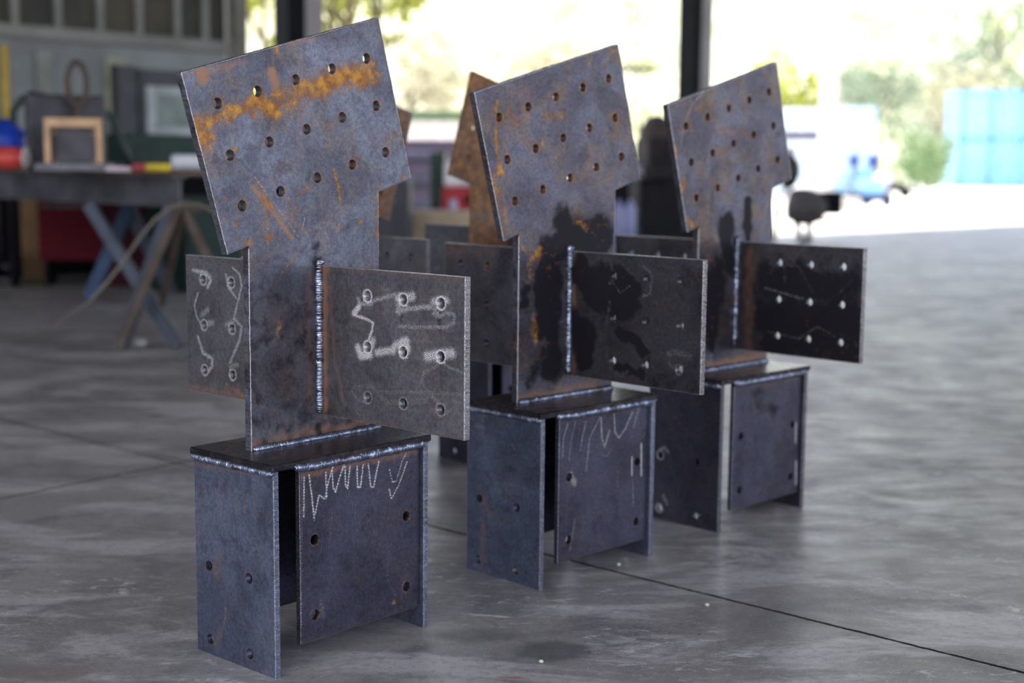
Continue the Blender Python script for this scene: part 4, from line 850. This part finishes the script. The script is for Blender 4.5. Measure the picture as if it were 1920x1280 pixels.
def tree(base, h, cr_, mat, lab, blobs=7, leaves=1400, ls=.12, name='tree', cat='tree', low=.25, seed=0):
    rs = random.Random(seed); r = empty(name, base, 0, label=lab, cat=cat)
    q = MB(); q.tube([(0, 0, 0), (.05*h*.3, 0, h*.3), (-.02*h, .02*h, h*.6), (0, 0, h*.85)], [.03*h*.6, .022*h*.6, .014*h*.6, .004*h], 8)
    for k in range(6):
        a = rs.uniform(0, 6.28); z = h*rs.uniform(.3, .6); q.tube([(0, 0, z), (cr_*.4*math.cos(a), cr_*.4*math.sin(a), z+h*.15), (cr_*.75*math.cos(a), cr_*.75*math.sin(a), z+h*.22)], [.012*h*.6, .007*h, .003*h], 6)
    q.build('trunk', Mbark, r)
    cs = [(Vector((rs.uniform(-1, 1)*cr_*.62, rs.uniform(-1, 1)*cr_*.62, h*rs.uniform(low, .84))), cr_*rs.uniform(.34, .56)) for _ in range(blobs)]
    V_, F_ = [], []
    for i in range(leaves):
        c, rr = rs.choice(cs); d = Vector((rs.gauss(0, 1), rs.gauss(0, 1), rs.gauss(0, 1))).normalized()*rr*rs.uniform(.55, 1.05); p = c+d
        if p.z < .05: p.z = .05+rs.random()*.2
        u = Vector((rs.gauss(0, 1), rs.gauss(0, 1), rs.gauss(0, 1))).normalized(); w_ = u.cross(Vector((rs.gauss(0, 1), rs.gauss(0, 1), rs.gauss(0, 1)))).normalized(); s_ = ls*rs.uniform(.6, 1.3); b = len(V_)
        V_ += [p-u*s_, p+w_*s_*.45, p+u*s_, p-w_*s_*.45]; F_.append((b, b+1, b+2, b+3))
    m = MB(); m.add(V_, F_); m.build('foliage', mat, r)
    return r
tree(U(505, 300, 22)*Vector((1, 1, 0)) if False else atz(505, 21, 0), 4.6, 1.3, L1, 'yellow green tree outside, seen left of the black column shade strip', 9, 2600, .11, seed=1, low=.12)
tree(atz(650, 19, 0), 4.9, 1.15, L1, 'yellow green tree outside above the nearest head plate', 8, 1300, .10, seed=2, low=.5)
tree(atz(770, 64, 0), 7.5, 3.2, L4, 'pale bush tree in the distance right of the nearest head plate', 8, 1500, .22, seed=3)
tree(atz(1000, 60, 0), 7.0, 3.4, L4, 'pale sunlit tree beyond the middle head plate', 8, 1500, .22, seed=4)
tree(atz(1480, 54, 0), 5.2, 2.0, L1, 'yellowish tree left of the white post', 7, 1300, .2, seed=5)
tree(atz(1645, 63, 0), 6.2, 2.7, L2, 'grey green round tree between the white post and the blue containers', 8, 1600, .2, seed=6)
tree(atz(1758, 84, 0), 8.2, 3.2, L4, 'straw coloured tree left of the blue containers', 8, 1600, .22, seed=7)
tree(atz(1870, 92, 0), 13.5, 5.0, L2, 'tall grey green tree behind the blue containers', 10, 2600, .32, seed=8)
tree(atz(1740, 50, 0), 2.6, 1.5, L3, 'low green bush at the yard edge left of the blue containers', 6, 1100, .13, name='bush', cat='bush', seed=9, low=.1)
# branches hanging in front of the opening
r = empty('hanging_vine', S(4.0, -1.2, 4.2), 0, label='tangle of dark twigs hanging outside above the nearest head plate', cat='twigs')
rs = random.Random(5); q = MB()
for i in range(16):
    x = rs.uniform(-.3, .9); y = rs.uniform(-.3, .3); z = 0; pts = [(x, y, z)]
    while z > -2.15: x += rs.uniform(-.12, .12); y += rs.uniform(-.1, .1); z -= .2; pts.append((x, y, z))
    q.tube(pts, [.022-.012*j/len(pts) for j in range(len(pts))], 5)
q.build('twigs', simple('dark_twig', (.07, .065, .03), .9), r)
# bits of debris on the near floor
r_ = simple('white_scrap', (.7, .7, .72), .6)
q = MB(); q.box(G(265, 645)+Vector((0, 0, .008)), (.04, .03, .016), Matrix.Rotation(.4, 3, 'Z'), .003); q.build('paper_scrap', r_, label='small white scrap on the floor under the bench legs', cat='scrap')
for i, (px, py) in enumerate(((1326, 1136), (1015, 1243), (1160, 1060))):
    c0 = G(px, py); q = MB(); q.blob(c0+Vector((0, 0, .003)), (.004, .004, .003), .2, 8, 5); q.build('pebble', simple('pebble_%d' % i, (.6, .58, .5), .7), label=['pale pebble on the floor right by the joint', 'pale pebble in the dark oil patch', 'pale pebble on the floor below the middle connector'][i], cat='pebble')

# ------------------------------------------------------------------ light
w = bpy.data.worlds.new('world'); SC.world = w; w.use_nodes = True; nt = w.node_tree; bg = nt.nodes['Background']
sky = nt.nodes.new('ShaderNodeTexSky'); sky.sky_type = 'NISHITA'; sky.sun_disc = False; sky.sun_elevation = math.radians(48); sky.sun_rotation = math.radians(200); sky.dust_density = 2.5; sky.air_density = 1.0
mx_ = nt.nodes.new('ShaderNodeMix'); mx_.data_type = 'RGBA'; mx_.inputs[0].default_value = .35
nt.links.new(sky.outputs[0], mx_.inputs[6]); mx_.inputs[7].default_value = (5.9, 5.6, 6.8, 1)
nt.links.new(mx_.outputs[2], bg.inputs[0]); bg.inputs[1].default_value = .26
sd = bpy.data.lights.new('sun', 'SUN'); sd.energy = 9.5; sd.angle = math.radians(.6); sd.color = (1, .95, .86)
so = bpy.data.objects.new('sun', sd); COL.objects.link(so)
dsun = (Eu+En*.22).normalized()*math.cos(math.radians(50)); dsun.z = math.sin(math.radians(50))     # towards the sun
so.rotation_euler = dsun.to_track_quat('Z', 'Y').to_euler(); so.location = (0, 0, 12)

vs = SC.view_settings; vs.view_transform = 'Standard'; vs.look = 'None'; vs.exposure = 0.9; vs.gamma = 1; vs.use_curve_mapping = False
SC.cycles.max_bounces = 8; SC.cycles.diffuse_bounces = 4
